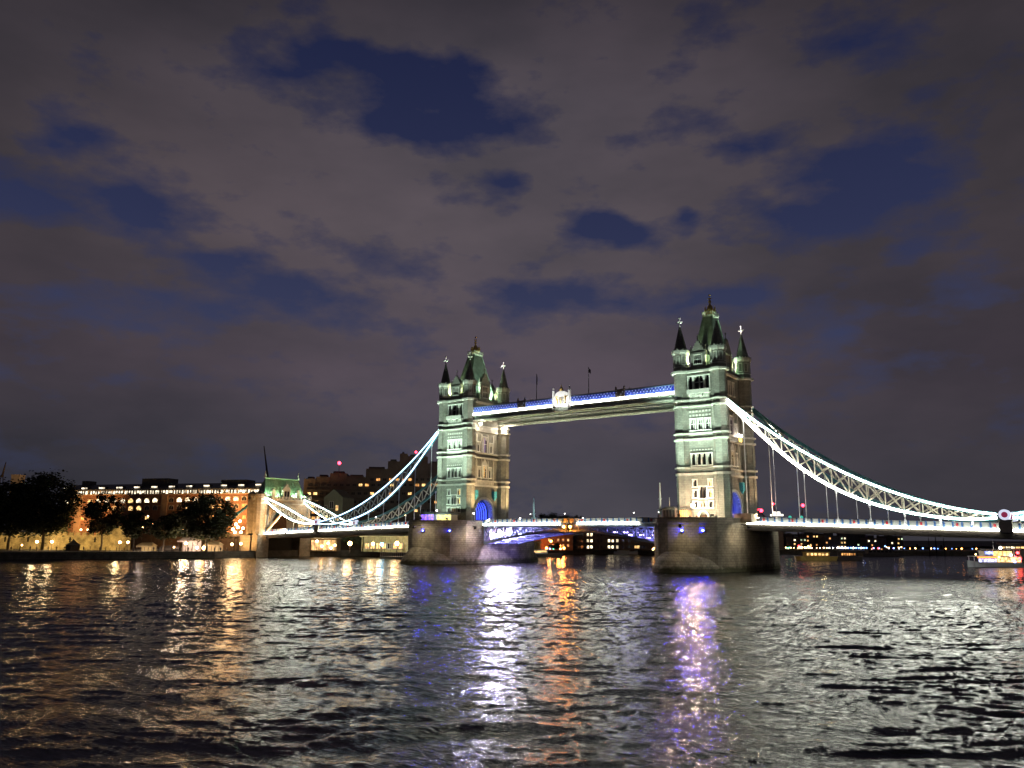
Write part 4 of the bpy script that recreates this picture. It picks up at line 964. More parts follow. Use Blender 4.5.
for i, x in enumerate((-25, -12, 12, 20)):
    lampost((x, 8.0, 12.1), 3.0, G_WHITE, 'slender lamp standard on the lifting span pavement', 'lamp standards on the lifting span', r=.1)
# vehicles crossing
def car(loc, col, label, rz=0., bus=False):
    t = empty('city_bus' if bus else 'car', loc, label, 'bus' if bus else 'car', rz=rz)
    L, Wd, H = (9.5, 2.5, 4.3) if bus else (4.3, 1.8, 1.45); m = MB()
    if bus: m.box(-L/2, L/2, -Wd/2, Wd/2, .4, H)
    else:
        m.box(-L/2, L/2, -Wd/2, Wd/2, .3, .85); m.add([(-L*.42, -Wd*.48, .85), (L*.3, -Wd*.48, .85), (L*.3, Wd*.48, .85), (-L*.42, Wd*.48, .85), (-L*.3, -Wd*.4, H), (L*.12, -Wd*.4, H), (L*.12, Wd*.4, H), (-L*.3, Wd*.4, H)], [(0, 1, 5, 4), (1, 2, 6, 5), (2, 3, 7, 6), (3, 0, 4, 7), (4, 5, 6, 7)])
    m.build('body', mat('car_paint_%d' % int(col[0]*100), col, .3), t)
    for sx in (-1, 1):
        for sy in (-1, 1): w = MB(); w.T = Matrix.Translation((sx*L*.32, sy*Wd*.5, .35)) @ Matrix.Rotation(R(90), 4, 'X'); w.lathe((0, 0, 0), [(.34, -.1), (.34, .1)], 12); w.build('wheel', mat('tyre', (.02, .02, .02), .8), t)
        w = MB()
        for sy in (-1, 1): w.box(sx*L/2-.03, sx*L/2+.05, sy*Wd*.35-.15, sy*Wd*.35+.15, .6, .8)
        w.build('tail_light' if sx < 0 else 'headlight', G_RED if sx < 0 else G_WHITE, t)
    w = MB()
    if bus:
        for z in (1.3, 2.9): w.box(-L/2+.4, L/2-.4, -Wd/2-.02, Wd/2+.02, z, z+.85)
    else: w.box(-L*.26, L*.09, -Wd*.455, Wd*.455, .95, 1.32)
    w.build('window', emi('bus_glazing', (1, .85, .6), 1.2, 2.) if bus else GLASS, t)
    return t
car((-121, -3.2, deckz(121)), (.5, .04, .04), 'small red car near the green roofed tower', 0)
car((-8, 3.2, 12.1), (.3, .3, .32), 'grey car crossing the middle of the lifting span', math.pi)

# ================================================================== far bank, left
GROUNDZ = 2.0
def facade(name, pa, pb, da, db, ytop, depth, wallm, label, cat='building', base=GROUNDZ, roofm=None):
    """block whose front runs from the ray of column pa at range da to column pb at range db"""
    A = at_d(pa, 540, da); B = at_d(pb, 540, db); A[2] = B[2] = base
    top = at_d((pa+pb)/2, ytop, (da+db)/2)[2]; d = B-A; w = float(np.hypot(d[0], d[1])); rz = math.atan2(d[1], d[0])
    t = empty(name, tuple(A), label, cat, rz=rz); h = float(top-base)
    t['w'] = w; t['h'] = h
    ex = np.array([math.cos(rz), math.sin(rz), 0]); ey = np.array([-math.sin(rz), math.cos(rz), 0])
    def loc(px, py):
        v = ray(px, py); s = np.dot(A-CAM, ey)/np.dot(v, ey); p = CAM+v*s-A
        return float(np.dot(p, ex)), float(p[2])
    return t, w, h, loc
def wins(t, loc, cells, glow, frame=TRIM, arched=False, name='window', proud=.0):
    """cells: (px, py, wpx, hpx) or dicts of them; each becomes a window with frame and pane"""
    for (px, py, wp, hp, *g) in cells:
        x0, z1 = loc(px-wp/2, py-hp/2); x1, z0 = loc(px+wp/2, py+hp/2); gl = g[0] if g else glow
        m = MB(); f = .14
        m.box(x0-f, x0, -.15-proud, .05, z0, z1); m.box(x1, x1+f, -.15-proud, .05, z0, z1); m.box(x0-f, x1+f, -.2-proud, .05, z0-f, z0); m.box(x0-f, x1+f, -.15-proud, .05, z1, z1+f)
        m.box((x0+x1)/2-.05, (x0+x1)/2+.05, -.08-proud, 0, z0, z1); m.cur = 1; m.box(x0, x1, -.05-proud, .02, z0, z1)
        if arched:
            m.cur = 0; w = x1-x0; h = z1-z0
            for a, b in ((x0, x0+w*.14), (x1-w*.14, x1)): m.box(a, b, -.13-proud, 0, z1-h*.35, z1)
            for a, b in ((x0+w*.14, x0+w*.3), (x1-w*.3, x1-w*.14)): m.box(a, b, -.13-proud, 0, z1-h*.15, z1)
        m.build(name, [frame, gl], t)
BRICK = mat('warm_brick', (.30, .15, .08), .85, .3, .5, courses=.3)
DARKW = mat('dark_concrete', (.11, .095, .08), .85, .35, .25)
DARKB = mat('dark_brick', (.05, .035, .025), .9, .3, .3)
GW = emi('office_white', (1, .82, .52), 2.8, .9); GY = emi('office_yellow', (1, .60, .22), 1.9, .9); GO = emi('room_orange', (1, .45, .13), 1.3, .8); GD = mat('unlit_pane', (.03, .03, .035), .15)
GWh = emi('office_bright', (1, .84, .6), 1.9, .7); GREENISH = emi('office_green', (.8, 1, .65), 1.1, .9)
# long brick block with glazed top storey
t, w, h, loc = facade('office_block', 60, 268, 400, 372, 481.5, 26, BRICK, 'long orange brick office block with a glowing glazed top storey behind the trees')
xt, zt = loc(150, 494.5)
m = MB(); m.box(0, w, 0, 24, 0, zt); m.build('wall', BRICK, t)
m = MB()
for k in range(int(w/7)+1): x = min(w-.3, k*7.); m.box(x-.2, x+.3, -.3, 0, zt+.3, zt+2.6)
m.box(-.5, w+.5, -.8, 24.5, zt, zt+.3); m.build('cornice', mat('cornice_pale', (.5, .42, .3), .8), t)
zg = loc(150, 490)[1]
m = MB()
k = 0.
while k < w-1: m.box(k, k+random.choice((.7, 1.1, 1.2, .5)), .25, .35, zt+.3+random.choice((0, 0, .5)), zg-.3); k += 1.5
m.build('glazed_gallery', GWh, t)
m = MB(); m.box(0, w, .4, 24, zt+.3, zg); m.box(-.6, w+.6, -.9, 24.5, zg, zg+.4)
m.add([(-.6, -.9, zg+.4), (w+.6, -.9, zg+.4), (w+.6, 10, h), (-.6, 10, h), (w+.6, 24.5, zg+.4), (-.6, 24.5, zg+.4)], [(0, 1, 2, 3), (3, 2, 4, 5), (0, 3, 5), (1, 4, 2)])
m.box(w*.33, w*.46, 8, 16, h-1, h+2.6); m.box(w*.02, w*.05, 8, 14, h-1, h+1.8); m.box(w*.72, w*.84, 8, 16, h-1, h+1.4)
m.build('roof', SLATE, t)
for k in range(12):
    px = 67+k*17.0; py = 488.7-k*.42
    x0, z0 = loc(px-3.2, py+.7); x1, z1 = loc(px+3.2, py-.6)
    m = MB(); yb = -.9+11*(z0-zg-.4)/(h-zg-.4)
    m.box(x0, x1, yb-.4, yb+2, z0-.2, z1+.35); m.cur = 1; m.box(x0+.15, x1-.15, yb-.46, yb-.42, z0, z1); m.build('roof_light', [SLATE, GWh], t)
cells = []
for k in range(25):
    px = 66+k*8.1; py = 502.0-k*.16
    if abs(px-81) < 5 or abs(px-165) < 5: continue
    cells.append((px, py, 4.4, 4.2, random.choice([GW, GWh, GW, GY, GD])));
wins(t, loc, cells, GW, mat('cornice_pale', (.5, .42, .3)), True)
cells = [(66+k*8.1, 509.5-k*.16, 4.2, 4.2, random.choice([GY, GO, GY, GD])) for k in range(25) if abs(66+k*8.1-81) > 5 and abs(66+k*8.1-165) > 5]
wins(t, loc, cells, GY, mat('cornice_pale', (.5, .42, .3)), True)
cells = [(66+k*16.2, 519-k*.16, 3.2, 3.6, random.choice([GY, GO, GD])) for k in range(12)]; wins(t, loc, cells, GY, BRICK)
for px in (80, 165):
    x0, _ = loc(px-3, 500); x1, _ = loc(px+3, 500); m = MB(); m.box(x0, x1, -.6, .1, 0, zt-.02); m.build('pilaster', mat('pilaster_pale', (.42, .28, .16), .8, .2, .5), t)
for k, px in enumerate((78, 120, 165, 215, 250)):
    p = at_d(px, 540, 376-k*4.0); floodlight((p[0], p[1], 2.6), tuple(at_d(px+4, 500, 396-k*5.5)), (1, .52, .2), 95000, 'ground floodlight before the orange brick office block', 100)

# the lit castle wall behind the trees
t, w, h, loc = facade('castle_wall', -40, 126, 338, 322, 532, 3, None, 'pale old curtain wall glowing yellow behind the dark trees at the left')
CW = mat('castle_stone', (.42, .36, .22), .9, .65, .35, bump=.08, courses=.5)
m = MB(); m.box(0, w, 0, 3, -.1, h-1.2)
k = 0.
while k < w-2: m.box(k, k+1.7, 0, .8, h-1.2, h-.1); k += 3.1
m.build('wall', CW, t)
for px in (-20, 52, 116):
    x, _ = loc(px, 540); m = MB(); m.lathe((x, 1.4, 0), [(4.2, -.1), (3.9, h*.2), (3.8, h+.6), (4.0, h+.8), (4.0, h+1.6)], 12)
    for k in range(8): a = k*math.pi/4; m.box(x+3.6*math.cos(a)-.5, x+3.6*math.cos(a)+.5, 1.4+3.6*math.sin(a)-.5, 1.4+3.6*math.sin(a)+.5, h+1.6, h+2.5)
    m.build('bastion', CW, t)
for px in (5, 28, 70, 95):
    x, _ = loc(px, 540); m = MB(); m.box(x-.4, x+.4, -.03, .05, 3, 5.0); m.box(x-.7, x+.7, -.02, .05, 4., 4.3); m.build('arrow_slit', DARKIN, t)
for k, px in enumerate((-15, 14, 40, 64, 88, 110, 122)):
    p = at_d(px, 550, 316-k*1.5); floodlight((p[0], p[1], 2.2), tuple(at_d(px, 541, 334-k*2)), (1, .62, .2), 9500 if px < 100 else 6000, 'ground floodlight at the foot of the castle wall', 130)

# hotel of stepped dark terraces
t, w, h, loc = facade('hotel', 304, 452, 392, 400, 455, 40, DARKW, 'dark stepped concrete hotel with scattered lit windows behind the far side span')
steps = [(304, 316, 478.5), (316, 330, 476.5), (330, 347, 473.0), (347, 366, 476.5), (366, 388, 468.5), (388, 400, 461), (400, 408, 453.5), (408, 428, 456), (428, 452, 463)]
m = MB()
for k, (a, b, y) in enumerate(steps):
    x0, z = loc(a, y); x1, _ = loc(b, y); m.box(x0+.0, x1-.0, (k % 3)*.35+.3, 30+(k % 2), 0, z); m.box(x0+1, x1-2, 6, 12, z, z+1.4)
m.build('wall', DARKW, t)
for y in (487.5, 496, 504.5, 513, 521.5, 530):
    x0, z = loc(306, y+3.2); x1, _ = loc(450, y); m = MB(); m.box(x0, x1, -.9, .35, z, z+.7); m.build('balcony', mat('balcony_concrete', (.10, .09, .075), .85, .3, .4), t)
cells = []
for r_, y in enumerate((479.5, 485, 493.5, 502, 510.5, 519)):
    for k in range(22):
        px = 309+k*6.3+(r_ % 2)*1.2
        if y < 484 and px < 372: continue
        g = random.choice([GD, GD, GD, GD, GD, GO, GD, GY, GD, GD]) if not (y < 480 and 388 < px < 404) else GO
        if r_ in (2, 3, 4) and px < 345 and random.random() < .3: g = GY
        if px > 437 or len(cells) > 96: continue
        cells.append((px, y, 3.4, 2.4, g))
wins(t, loc, cells, GD, DARKW, proud=-.05+.0)
p = at_d(339, 470, 396); q = at_d(416, 453, 396)
def beacon(p0, h, label, r=.55, g=None):
    t = empty('beacon_mast', tuple(p0), label, 'beacon'); m = MB(); m.lathe((0, 0, 0), [(.22, -1.5), (.1, h)], 6); m.build('pole', DKSTEEL, t)
    m = MB(); m.ball((0, 0, h+r), r, 8, 6); m.build('lamp', g or emi('beacon_red', (1, .03, .06), 14), t); return t
beacon((p[0], p[1], p[2]-2), 4.6, 'red beacon on a short mast on the roof of the stepped hotel', .85)
beacon((q[0], q[1], q[2]-2.5), 2.4, 'smaller red beacon at the top storey of the stepped hotel', .55)
# gabled house in front
t, w, h, loc = facade('gabled_house', 322, 341, 352, 350, 497, 10, None, 'narrow gabled pale house in front of the dark hotel, right of the green roofed tower')
m = MB(); m.box(0, w, 0, 12, 0, h); m.add([(0, 0, h), (w, 0, h), (w/2, 0, h+3.6), (0, 12, h), (w, 12, h), (w/2, 12, h+3.6)], [(0, 1, 2), (3, 5, 4), (0, 2, 5, 3), (1, 4, 5, 2)]); m.build('wall', mat('render_green', (.13, .14, .10), .9, .2, .5), t)
wins(t, loc, [(326, 508, 2.2, 5, GD), (331.5, 505, 3.5, 7, GD), (337, 508, 2.2, 5, GY), (326, 518, 2.2, 4, GY), (337, 518, 2.2, 4, GO)], GD)
t, w, h, loc = facade('low_office', 306, 321, 356, 354, 502, 10, None, 'low lit office between the green roofed tower and the gabled house')
m = MB(); m.box(0, w, 0, 12, 0, h); m.box(-.3, w+.3, -.3, 12, h, h+.6); m.build('wall', DARKB, t)
wins(t, loc, [(309+k*4.5, y, 3.2, 2.6, random.choice([GY, GO, GY])) for k in range(3) for y in (506, 512, 518)], GY)

# waterside restaurants under the far span
t, w, h, loc = facade('glazed_restaurant', 311, 336, 322, 322, 539, 8, None, 'brightly lit glazed restaurant on the quay seen under the far side span')
m = MB(); m.box(0, w, 2, 9, 0, h); m.box(-.5, w+.5, -1, 9.5, h, h+.4)
k = 0.
while k < w: m.box(k, k+.2, -.1, .1, 0, h); k += 1.6
m.build('wall', mat('timber_frame', (.3, .22, .12), .7), t)
m = MB(); m.box(.1, w-.1, .12, .2, .5, h-.4); m.build('window', emi('restaurant_glow', (1, .62, .26), 1.2, .6), t)
t, w, h, loc = facade('quay_pavilion', 362, 408, 318, 306, 537, 8, None, 'pale yellow lit pavilion on the quay left of the far pier')
m = MB(); m.box(0, w, 1, 8, 0, h); m.box(-.5, w+.5, -1, 8.5, h, h+.4)
for k in range(9): m.box(k*w/8-.15, k*w/8+.15, 0, .3, 0, h)
m.build('wall', mat('pavilion_cream', (.45, .42, .22), .8, .4, .6), t)
wins(t, loc, [(367+k*5.6, 546, 3.4, 5, random.choice([GY, GD, GY])) for k in range(7)], GY, proud=-1.)
for px in (322, 330, 338): p = at_d(px, 540, 316); light('POINT', (p[0], p[1], 5.5), (1, .75, .4), 700, size=.3).parent = t
for px in (372, 386, 398): p = at_d(px, 540, 305); light('POINT', (p[0], p[1], 6.5), (.95, .9, .4), 260, size=.3).parent = t
# floating landing stage with railings
p0 = at_d(380, 553, 292); p1 = at_d(406, 553, 284)
m = MB(); m.T = Matrix.Translation((p0[0], p0[1], 0)) @ Matrix.Rotation(math.atan2(p1[1]-p0[1], p1[0]-p0[0]), 4, 'Z')
L = float(np.hypot(*(p1-p0)[:2])); t = empty('landing_stage', (0, 0, 0), 'grey floating landing stage with railings left of the far pier', 'pontoon'); m.box(0, L, 0, 5, -.6, .9); m.build('deck', mat('pontoon_grey', (.3, .3, .28), .7, .3, 1.), t)
r_ = MB(); r_.T = m.T
for k in range(int(L/1.0)): r_.box(k, k+.12, .1, .2, .9, 2.2)
for z in (1.4, 1.8, 2.2): r_.box(0, L, .1, .2, z, z+.1)
r_.build('railing', WHITEP, t)

# ---- lamps on the left bank: columns, rows and range from the photograph
def lamp_at(px, py, d, g, label, group, r, base=GROUNDZ, pw=None, pcol=(1, .75, .4)):
    p = at_d(px, py, d); h = max(.8, p[2]-base-r); return lampost((p[0], p[1], base), float(h), g, label, group, r=r, pw=pw, pcol=pcol)
for (px, py, d, r, g) in ((37, 541.5, 318, .5, G_WARM), (52, 541.5, 318, .5, G_WARM), (120, 542, 306, .5, G_WARM), (128, 542, 306, .45, G_WARM), (118, 529.5, 330, .45, G_WARM), (93, 530, 330, .4, G_WARM2), (81, 529.5, 334, .4, G_WARM2), (88, 529.5, 334, .4, G_WARM2),
        (142.5, 527.5, 330, .35, G_WARM), (139, 521.5, 340, .3, G_WARM2), (158, 530, 330, .3, G_WARM2), (166, 530, 332, .4, G_WARM), (186, 543, 300, .5, G_WARM), (197, 547.5, 300, .45, G_WHITE), (204, 548, 300, .7, G_WARM), (183, 529, 330, .35, G_WARM), (208, 528.5, 320, .6, G_WARM), (174, 547, 300, .3, G_WARM2),
        (217, 530, 318, .4, G_WARM), (232, 544, 290, .45, G_WARM), (241, 543.5, 290, .45, G_WARM), (148, 516, 350, .3, G_WARM2), (153, 524, 340, .3, G_WARM2), (190, 521, 340, .3, G_WARM2), (212, 522, 340, .3, G_GRN), (22, 545, 318, .3, G_WARM2), (170, 524, 340, .3, G_WARM2)):
    big = r >= .5
    lamp_at(px, py, d, g, 'bright globe lamp on a post on the quay among the left trees' if big else 'small globe lamp twinkling through the trees at the left', 'bright quay lamps at the left' if big else 'small lamps behind the left trees', r, pw=1000 if big else None)
for (px, py) in ((233, 529), (236, 524), (240, 521), (238, 527), (243, 528), (235, 532), (241, 532)):
    lamp_at(px, py, 318, emi('globe_blaze', (1, .55, .22), 45), 'one of a blazing cluster of lamps left of the green roofed tower', 'cluster of lamps left of the green roofed tower', .5, pw=500)
for (px, py, g, r) in ((322, 546, G_WARM, .5), (328, 543, G_WARM2, .5), (335, 545, G_WARM2, .5), (317, 541, G_WHITE, .4), (331, 548, G_WHITE, .4)):
    lamp_at(px, py, 316, g, 'lamp before the glazed restaurant under the far side span', 'lamps before the glazed restaurant', r)
for (px, py, g, r, lb) in ((350, 543, G_WARM, .8, 'large amber lamp under the far side span, right of the glazed restaurant'), (373, 543.5, G_WARM, .6, 'amber lamp left of the cyan lamp under the far side span'), (382, 544, G_CYAN, .6, 'cyan blue lamp on the quay under the far side span'), (397, 543, G_WARM, .8, 'large amber lamp on the quay just left of the far pier')):
    lamp_at(px, py, 300, g, lb, None, r, pw=900)

# ---- cafe tents and kiosks on the quay
def tent(pa, pb, ytop, d, cloth, label, glow=None):
    A = at_d(pa, 548, d); B = at_d(pb, 548, d); v = B-A; w = float(np.hypot(v[0], v[1])); h = float(at_d(pa, ytop, d)[2]-GROUNDZ)
    t = empty('cafe_tent', (A[0], A[1], GROUNDZ), label, 'tent', rz=math.atan2(v[1], v[0]))
    m = MB(); n = 4
    for k in range(n+1): m.bar((w*k/n, 0, 0), (w*k/n, 0, h-1), .15); m.bar((w*k/n, 4, 0), (w*k/n, 4, h-1), .15)
    m.build('pole', DKSTEEL, t)
    m = MB(); e = h-1.2
    m.add([(-.3, -.3, e), (w+.3, -.3, e), (w+.3, 4.3, e), (-.3, 4.3, e), (.8, 2, h), (w-.8, 2, h)], [(0, 1, 5, 4), (1, 2, 5), (2, 3, 4, 5), (3, 0, 4)]); m.box(-.3, w+.3, -.33, -.3, e-.5, e); m.box(0, w, 3.9, 4., 0, e); m.build('canopy', cloth, t)
    if glow: light('POINT', (w/2, .5, e-1.2), (1, .8, .6), glow, size=.3, parent=t); light('POINT', (w/2, -4, e-.2), (1, .75, .6), glow, size=.3, parent=t)
    return t
tent(178, 197, 537.5, 306, mat('canvas_pink', (.6, .5, .48), .8), 'pale pink canvas tent on the quay left of the large tree', 700)
tent(137, 152, 542.5, 304, mat('canvas_cream', (.45, .35, .18), .8), 'cream awning with a dark bar roof behind the small trees', 420)
tent(204, 219, 541.5, 304, mat('canvas_buff', (.5, .4, .25), .8), 'buff awning beside the large tree near the bridge end', 420)
tent(158, 175, 545.5, 304, mat('canvas_dark', (.12, .1, .09), .8), 'low dark awning between the trees on the quay', 200)
A = at_d(72.5, 550, 303); m = MB(); t = empty('kiosk', (A[0], A[1], GROUNDZ), 'tiny dark pagoda roofed kiosk on the quay before the castle wall', 'kiosk')
m.box(-1.8, 1.8, -1.8, 1.8, 0, 2.2); m.build('wall', DARKB, t); m = MB(); m.lathe((0, 0, 2.2), [(3., 0), (1.2, .9), (.1, 2.2)], 4); m.build('roof', SLATE, t)

# ---- trees
LEAFD = mat('foliage_dark', (.045, .055, .022), .8, .45, .4); BARK = mat('bark', (.09, .07, .05), .9, .3, 1.)
def make_tree(seed, h, cr, flat=1., trunk=.3, nclump=60, per=95, leaf=.55):
    rd = random.Random(seed); t = bpy.data.objects.new('tree', None); C.objects.link(t)
    m = MB(); hb = h*trunk; pts = [(0, 0, -.3), (.2, .1, hb*.5), (-.1, .2, hb)]
    for a, b, r0, r1 in ((pts[0], pts[1], .75, .6), (pts[1], pts[2], .6, .5)): m.bar(a, b, r0*h/16, None, 7, r2=r1*h/16)
    tips = []
    for k in range(9):
        a = 2*math.pi*k/9+rd.uniform(-.3, .3); q = (cr*.45*math.cos(a), cr*.45*math.sin(a), hb+(h-hb)*rd.uniform(.2, .5)); m.bar((-.1, .2, hb*.95), q, .3*h/16, None, 5, r2=.15*h/16)
        for j in range(3): a2 = a+rd.uniform(-.6, .6); q2 = (cr*.85*math.cos(a2), cr*.85*math.sin(a2), q[2]+rd.uniform(-.1, .3)*(h-hb)); m.bar(q, q2, .15*h/16, None, 4, r2=.05); tips.append(q2)
    m.bar((-.1, .2, hb*.95), (.3, -.2, h*.85), .35*h/16, None, 5, r2=.08)
    m.build('trunk', BARK, t)
    v = []; f = []
    cz = (hb*.8+h)/2; rz = (h-hb*.8)/2
    for c in range(nclump):
        while True:
            p = [rd.uniform(-1, 1) for _ in range(3)]; l = math.sqrt(sum(q*q for q in p))
            if .25 < l < 1: break
        k = rd.uniform(.72, 1.0)*(1.0 if p[2] > 0 else .92); p = [q*k/max(l, .75) if l > .75 else q for q in p]
        cx, cy, cz_ = p[0]*cr, p[1]*cr, cz+p[2]*rz*flat; R0 = cr*rd.uniform(.13, .27)
        for _ in range(per):
            q = [rd.gauss(0, .55) for _ in range(3)]; x, y, z = cx+q[0]*R0, cy+q[1]*R0, cz_+q[2]*R0*.8
            a = rd.uniform(0, 6.28); b = rd.uniform(-1.2, 1.2); s = leaf*rd.uniform(.5, 1.1)
            ux, uy, uz = math.cos(a)*s, math.sin(a)*s, 0; vx, vy, vz = -math.sin(a)*math.cos(b)*s*.6, math.cos(a)*math.cos(b)*s*.6, math.sin(b)*s*.6
            o = len(v); v += [(x-ux, y-uy, z-uz), (x+vx, y+vy, z+vz), (x+ux, y+uy, z+uz), (x-vx, y-vy, z-vz)]; f.append((o, o+1, o+2, o+3))
    me = bpy.data.meshes.new('crown'); me.from_pydata(v, [], f); me.materials.append(LEAFD); o = bpy.data.objects.new('crown', me); C.objects.link(o); o.parent = t
    return t, h, cr
PT = [make_tree(1, 20, 9, trunk=.2, nclump=120, per=120), make_tree(2, 17, 7.5, trunk=.32, nclump=70), make_tree(3, 13, 6, trunk=.36, nclump=50), make_tree(4, 22, 10.5, trunk=.22, nclump=130, per=120)]
used = set()
def put_tree(k, px, ytop, d, wpx, label, group=None, base=GROUNDZ, name=None):
    t0, h0, cr0 = PT[k]; p = at_d(px, 545, d); h = float(at_d(px, ytop, d)[2]-base); sz = h/h0; sx = (wpx/2*d/FPX)/cr0
    if k in used: t = ctree(t0)
    else: t = t0; used.add(k)
    t.location = (p[0], p[1], base); t.scale = (sx, sx, sz); t.rotation_euler = (0, 0, random.uniform(0, 6.28)); tag(t, label, 'tree', group); return t
put_tree(0, 8, 478, 312, 62, 'huge dark tree at the left edge of the photo, leftmost of all')
put_tree(3, 42, 472, 312, 64, 'tallest dark tree at the left, second from the left edge')
put_tree(1, 101, 494, 304, 38, 'dark round tree standing alone before the castle wall')
put_tree(2, 134, 511, 304, 28, 'small dark tree on the quay, right of the round one')
put_tree(2, 163, 514, 302, 34, 'low bushy dark tree between the small tree and the large tree')
put_tree(1, 186, 503, 312, 36, 'dark tree partly behind the large tree near the bridge end')
put_tree(3, 206, 493, 300, 58, 'large spreading dark tree nearest the left end of the bridge')
for i, (px, y, d, wp) in enumerate(((350, 533, 330, 16), (362, 535, 326, 14), (385, 536, 330, 16), (402, 535, 320, 14))):
    put_tree(2, px, y, d, wp, 'small leafy tree on the quay under the far side span', 'small trees under the far side span')
for i, (px, y, d, wp, k) in enumerate(((541, 514.5, 520, 22, 1), (552, 513, 520, 24, 3), (565, 513.5, 530, 22, 0), (577, 516, 540, 20, 1), (531, 517, 520, 16, 2), (672, 517, 560, 20, 1))):
    put_tree(k, px, y, d, wp, 'dark distant tree crown above the lifting span roadway', 'distant trees above the lifting span')
put_tree(2, 555.5, 543, 330, 12, 'dark round tree before the orange lit building under the lifting span', base=2.0)
for (px, y, wp) in ((783, 531, 20), (800, 534, 22), (815, 533, 20), (916, 546, 16), (935, 548, 18), (962, 547, 20), (985, 546, 18)):
    put_tree(2 if wp < 20 else 1, px, y, 520, wp, 'dark tree on the distant bank under the near side span', 'trees on the distant bank')
# people along the quay
for i in range(26):
    px = 12+i*8.7+random.uniform(-3, 3); d = 296+random.uniform(-2, 2)
    p = at_d(px, 549, d); person((p[0], p[1], GROUNDZ), 'person strolling on the quay below the trees at the left', random.choice([(.03, .03, .04), (.08, .05, .04), (.05, .06, .06)]), random.uniform(0, 6.28), random.uniform(1.6, 1.85), 'people on the left quay')

# ---- cranes on the skyline
def crane(px, ybase, px2, ytop, d, label, top=None, base=GROUNDZ, lamps=()):
    A = at_d(px, ybase, d); B = at_d(px2, ytop, d); t = empty('crane', (A[0], A[1], base), label, 'crane'); zt = float(A[2]-base)
    m = MB(); 
    for q in ((-.8, -.8), (.8, -.8), (.8, .8), (-.8, .8)): m.bar((*q, 0), (*q, zt), .22)
    z = 0
    while z < zt-2: m.bar((-.8, -.8, z), (.8, -.8, z+2), .14); m.bar((.8, .8, z), (-.8, .8, z+2), .14); z += 2
    m.build('tower_mast', DKSTEEL, t)
    m = MB(); e = B-A; m.bar((0, 0, zt), (e[0], e[1], zt+e[2]), .9, .9, 4, r2=.3); m.bar((0, 0, zt), (-e[0]*.15, -e[1]*.15, zt+1.), 1.2); m.build('jib', DKSTEEL, t)
    if top: m = MB(); m.box(-2.2, 2.2, -2, 2, zt-3.4, zt); m.build('crane_cab', top, t)
    for (fx, g, r) in lamps: m = MB(); m.ball((e[0]*fx, e[1]*fx, zt+e[2]*fx+r), r, 8, 6); m.build('warning_lamp', g, t)
    return t
crane(268, 480, 264, 446, 430, 'thin raised crane jib above the green roofed tower')
crane(2, 477, 6, 462, 430, 'crane jib at the far left edge of the skyline')
t, w, h, loc = facade('roof_tank', 3.5, 12, 425, 425, 473.5, 5, None, 'pale lit box standing above the leftmost tree'); m = MB(); m.box(0, w, 0, 5, 0, h); m.box(-.2, w+.2, -.2, 5.2, h-.6, h); m.build('wall', mat('pale_clad', (.55, .5, .38), .8), t); p = at_d(5, 476, 418); light('POINT', tuple(p), (1, .9, .6), 1200, size=.5).parent = t

# ================================================================== behind the lifting span
t, w, h, loc = facade('warehouse', 572, 664, 395, 385, 531.5, 20, None, 'dark riverside warehouse with rows of lit windows under the lifting span')
m = MB(); m.box(0, w, 0, 20, 0, h); m.box(-.3, w+.3, -.4, 20, h, h+.7); m.build('wall', DARKB, t)
cells = []
for r_, y in enumerate((534.7, 540.7, 547.0)):
    for px, g in ((588, GW), (591.5, GW), (598, GD), (601.5, GD), (609, GW if r_ else GD), (612.7, GW if r_ else GD), (617.3, GW if r_ else GD), (623, GD), (629, GD), (635.5, GY if r_ == 2 else GD), (638.5, GY if r_ == 2 else GD), (641, GD), (644, GD), (570 if 0 else 575, GD), (578.5, GD), (582, GD)):
        cells.append((px, y, 2.0, 2.8, g))
wins(t, loc, cells, GD, DARKB)
t, w, h, loc = facade('orange_building', 541, 573, 372, 385, 536, 14, None, 'orange floodlit brick building with small windows under the lifting span')
m = MB(); m.box(0, w, 0, 14, 0, h); m.box(-.3, w+.3, -.4, 14, h, h+.5); m.build('wall', mat('orange_brick', (.32, .14, .07), .85, .3, .5), t)
wins(t, loc, [(px, y, 1.7, 2.2, random.choice([GY, GD, GO])) for px in (549, 553, 558, 563, 568) for y in (540, 545.5)], GY)
for px, py in ((546.5, 549), (564, 549), (560, 546), (551, 541)):
    lamp_at(px, py, 362, emi('globe_orange', (1, .35, .07), 22), 'orange lamp before the orange brick building under the lifting span', 'orange lamps before the orange building', .55, pw=2200, pcol=(1, .30, .06))
t, w, h, loc = facade('stone_pavilion', 526, 540, 345, 348, 541.5, 8, None, 'small buff stone pavilion right behind the far pier, seen under the lifting span')
m = MB(); m.box(0, w, 1, 8, 0, h-.6); m.box(-.5, w+.8, -.6, 8.5, h-.6, h)
for k in range(4): m.box(k*w/3.2, k*w/3.2+.7, 0, .7, 0, h-.6)
m.build('wall', mat('buff_stone', (.42, .34, .16), .8, .3, .7), t); p = at_d(531, 546, 338); light('POINT', (p[0], p[1], 5), (1, .8, .4), 1400, size=.3).parent = t
t, w, h, loc = facade('low_block', 500, 545, 430, 430, 519.5, 14, None, 'low lit building with a pale roof above the roadway right of the far tower')
m = MB(); m.box(0, w, 0, 14, 0, h-1); m.build('wall', mat('low_wall', (.12, .09, .07), .8), t); m = MB(); m.add([(-.5, -.5, h-1), (w+.5, -.5, h-1), (w+.5, 7, h+.6), (-.5, 7, h+.6), (w+.5, 14, h-1), (-.5, 14, h-1)], [(0, 1, 2, 3), (3, 2, 4, 5), (0, 3, 5), (1, 4, 2)]); m.build('roof', SLATE, t)
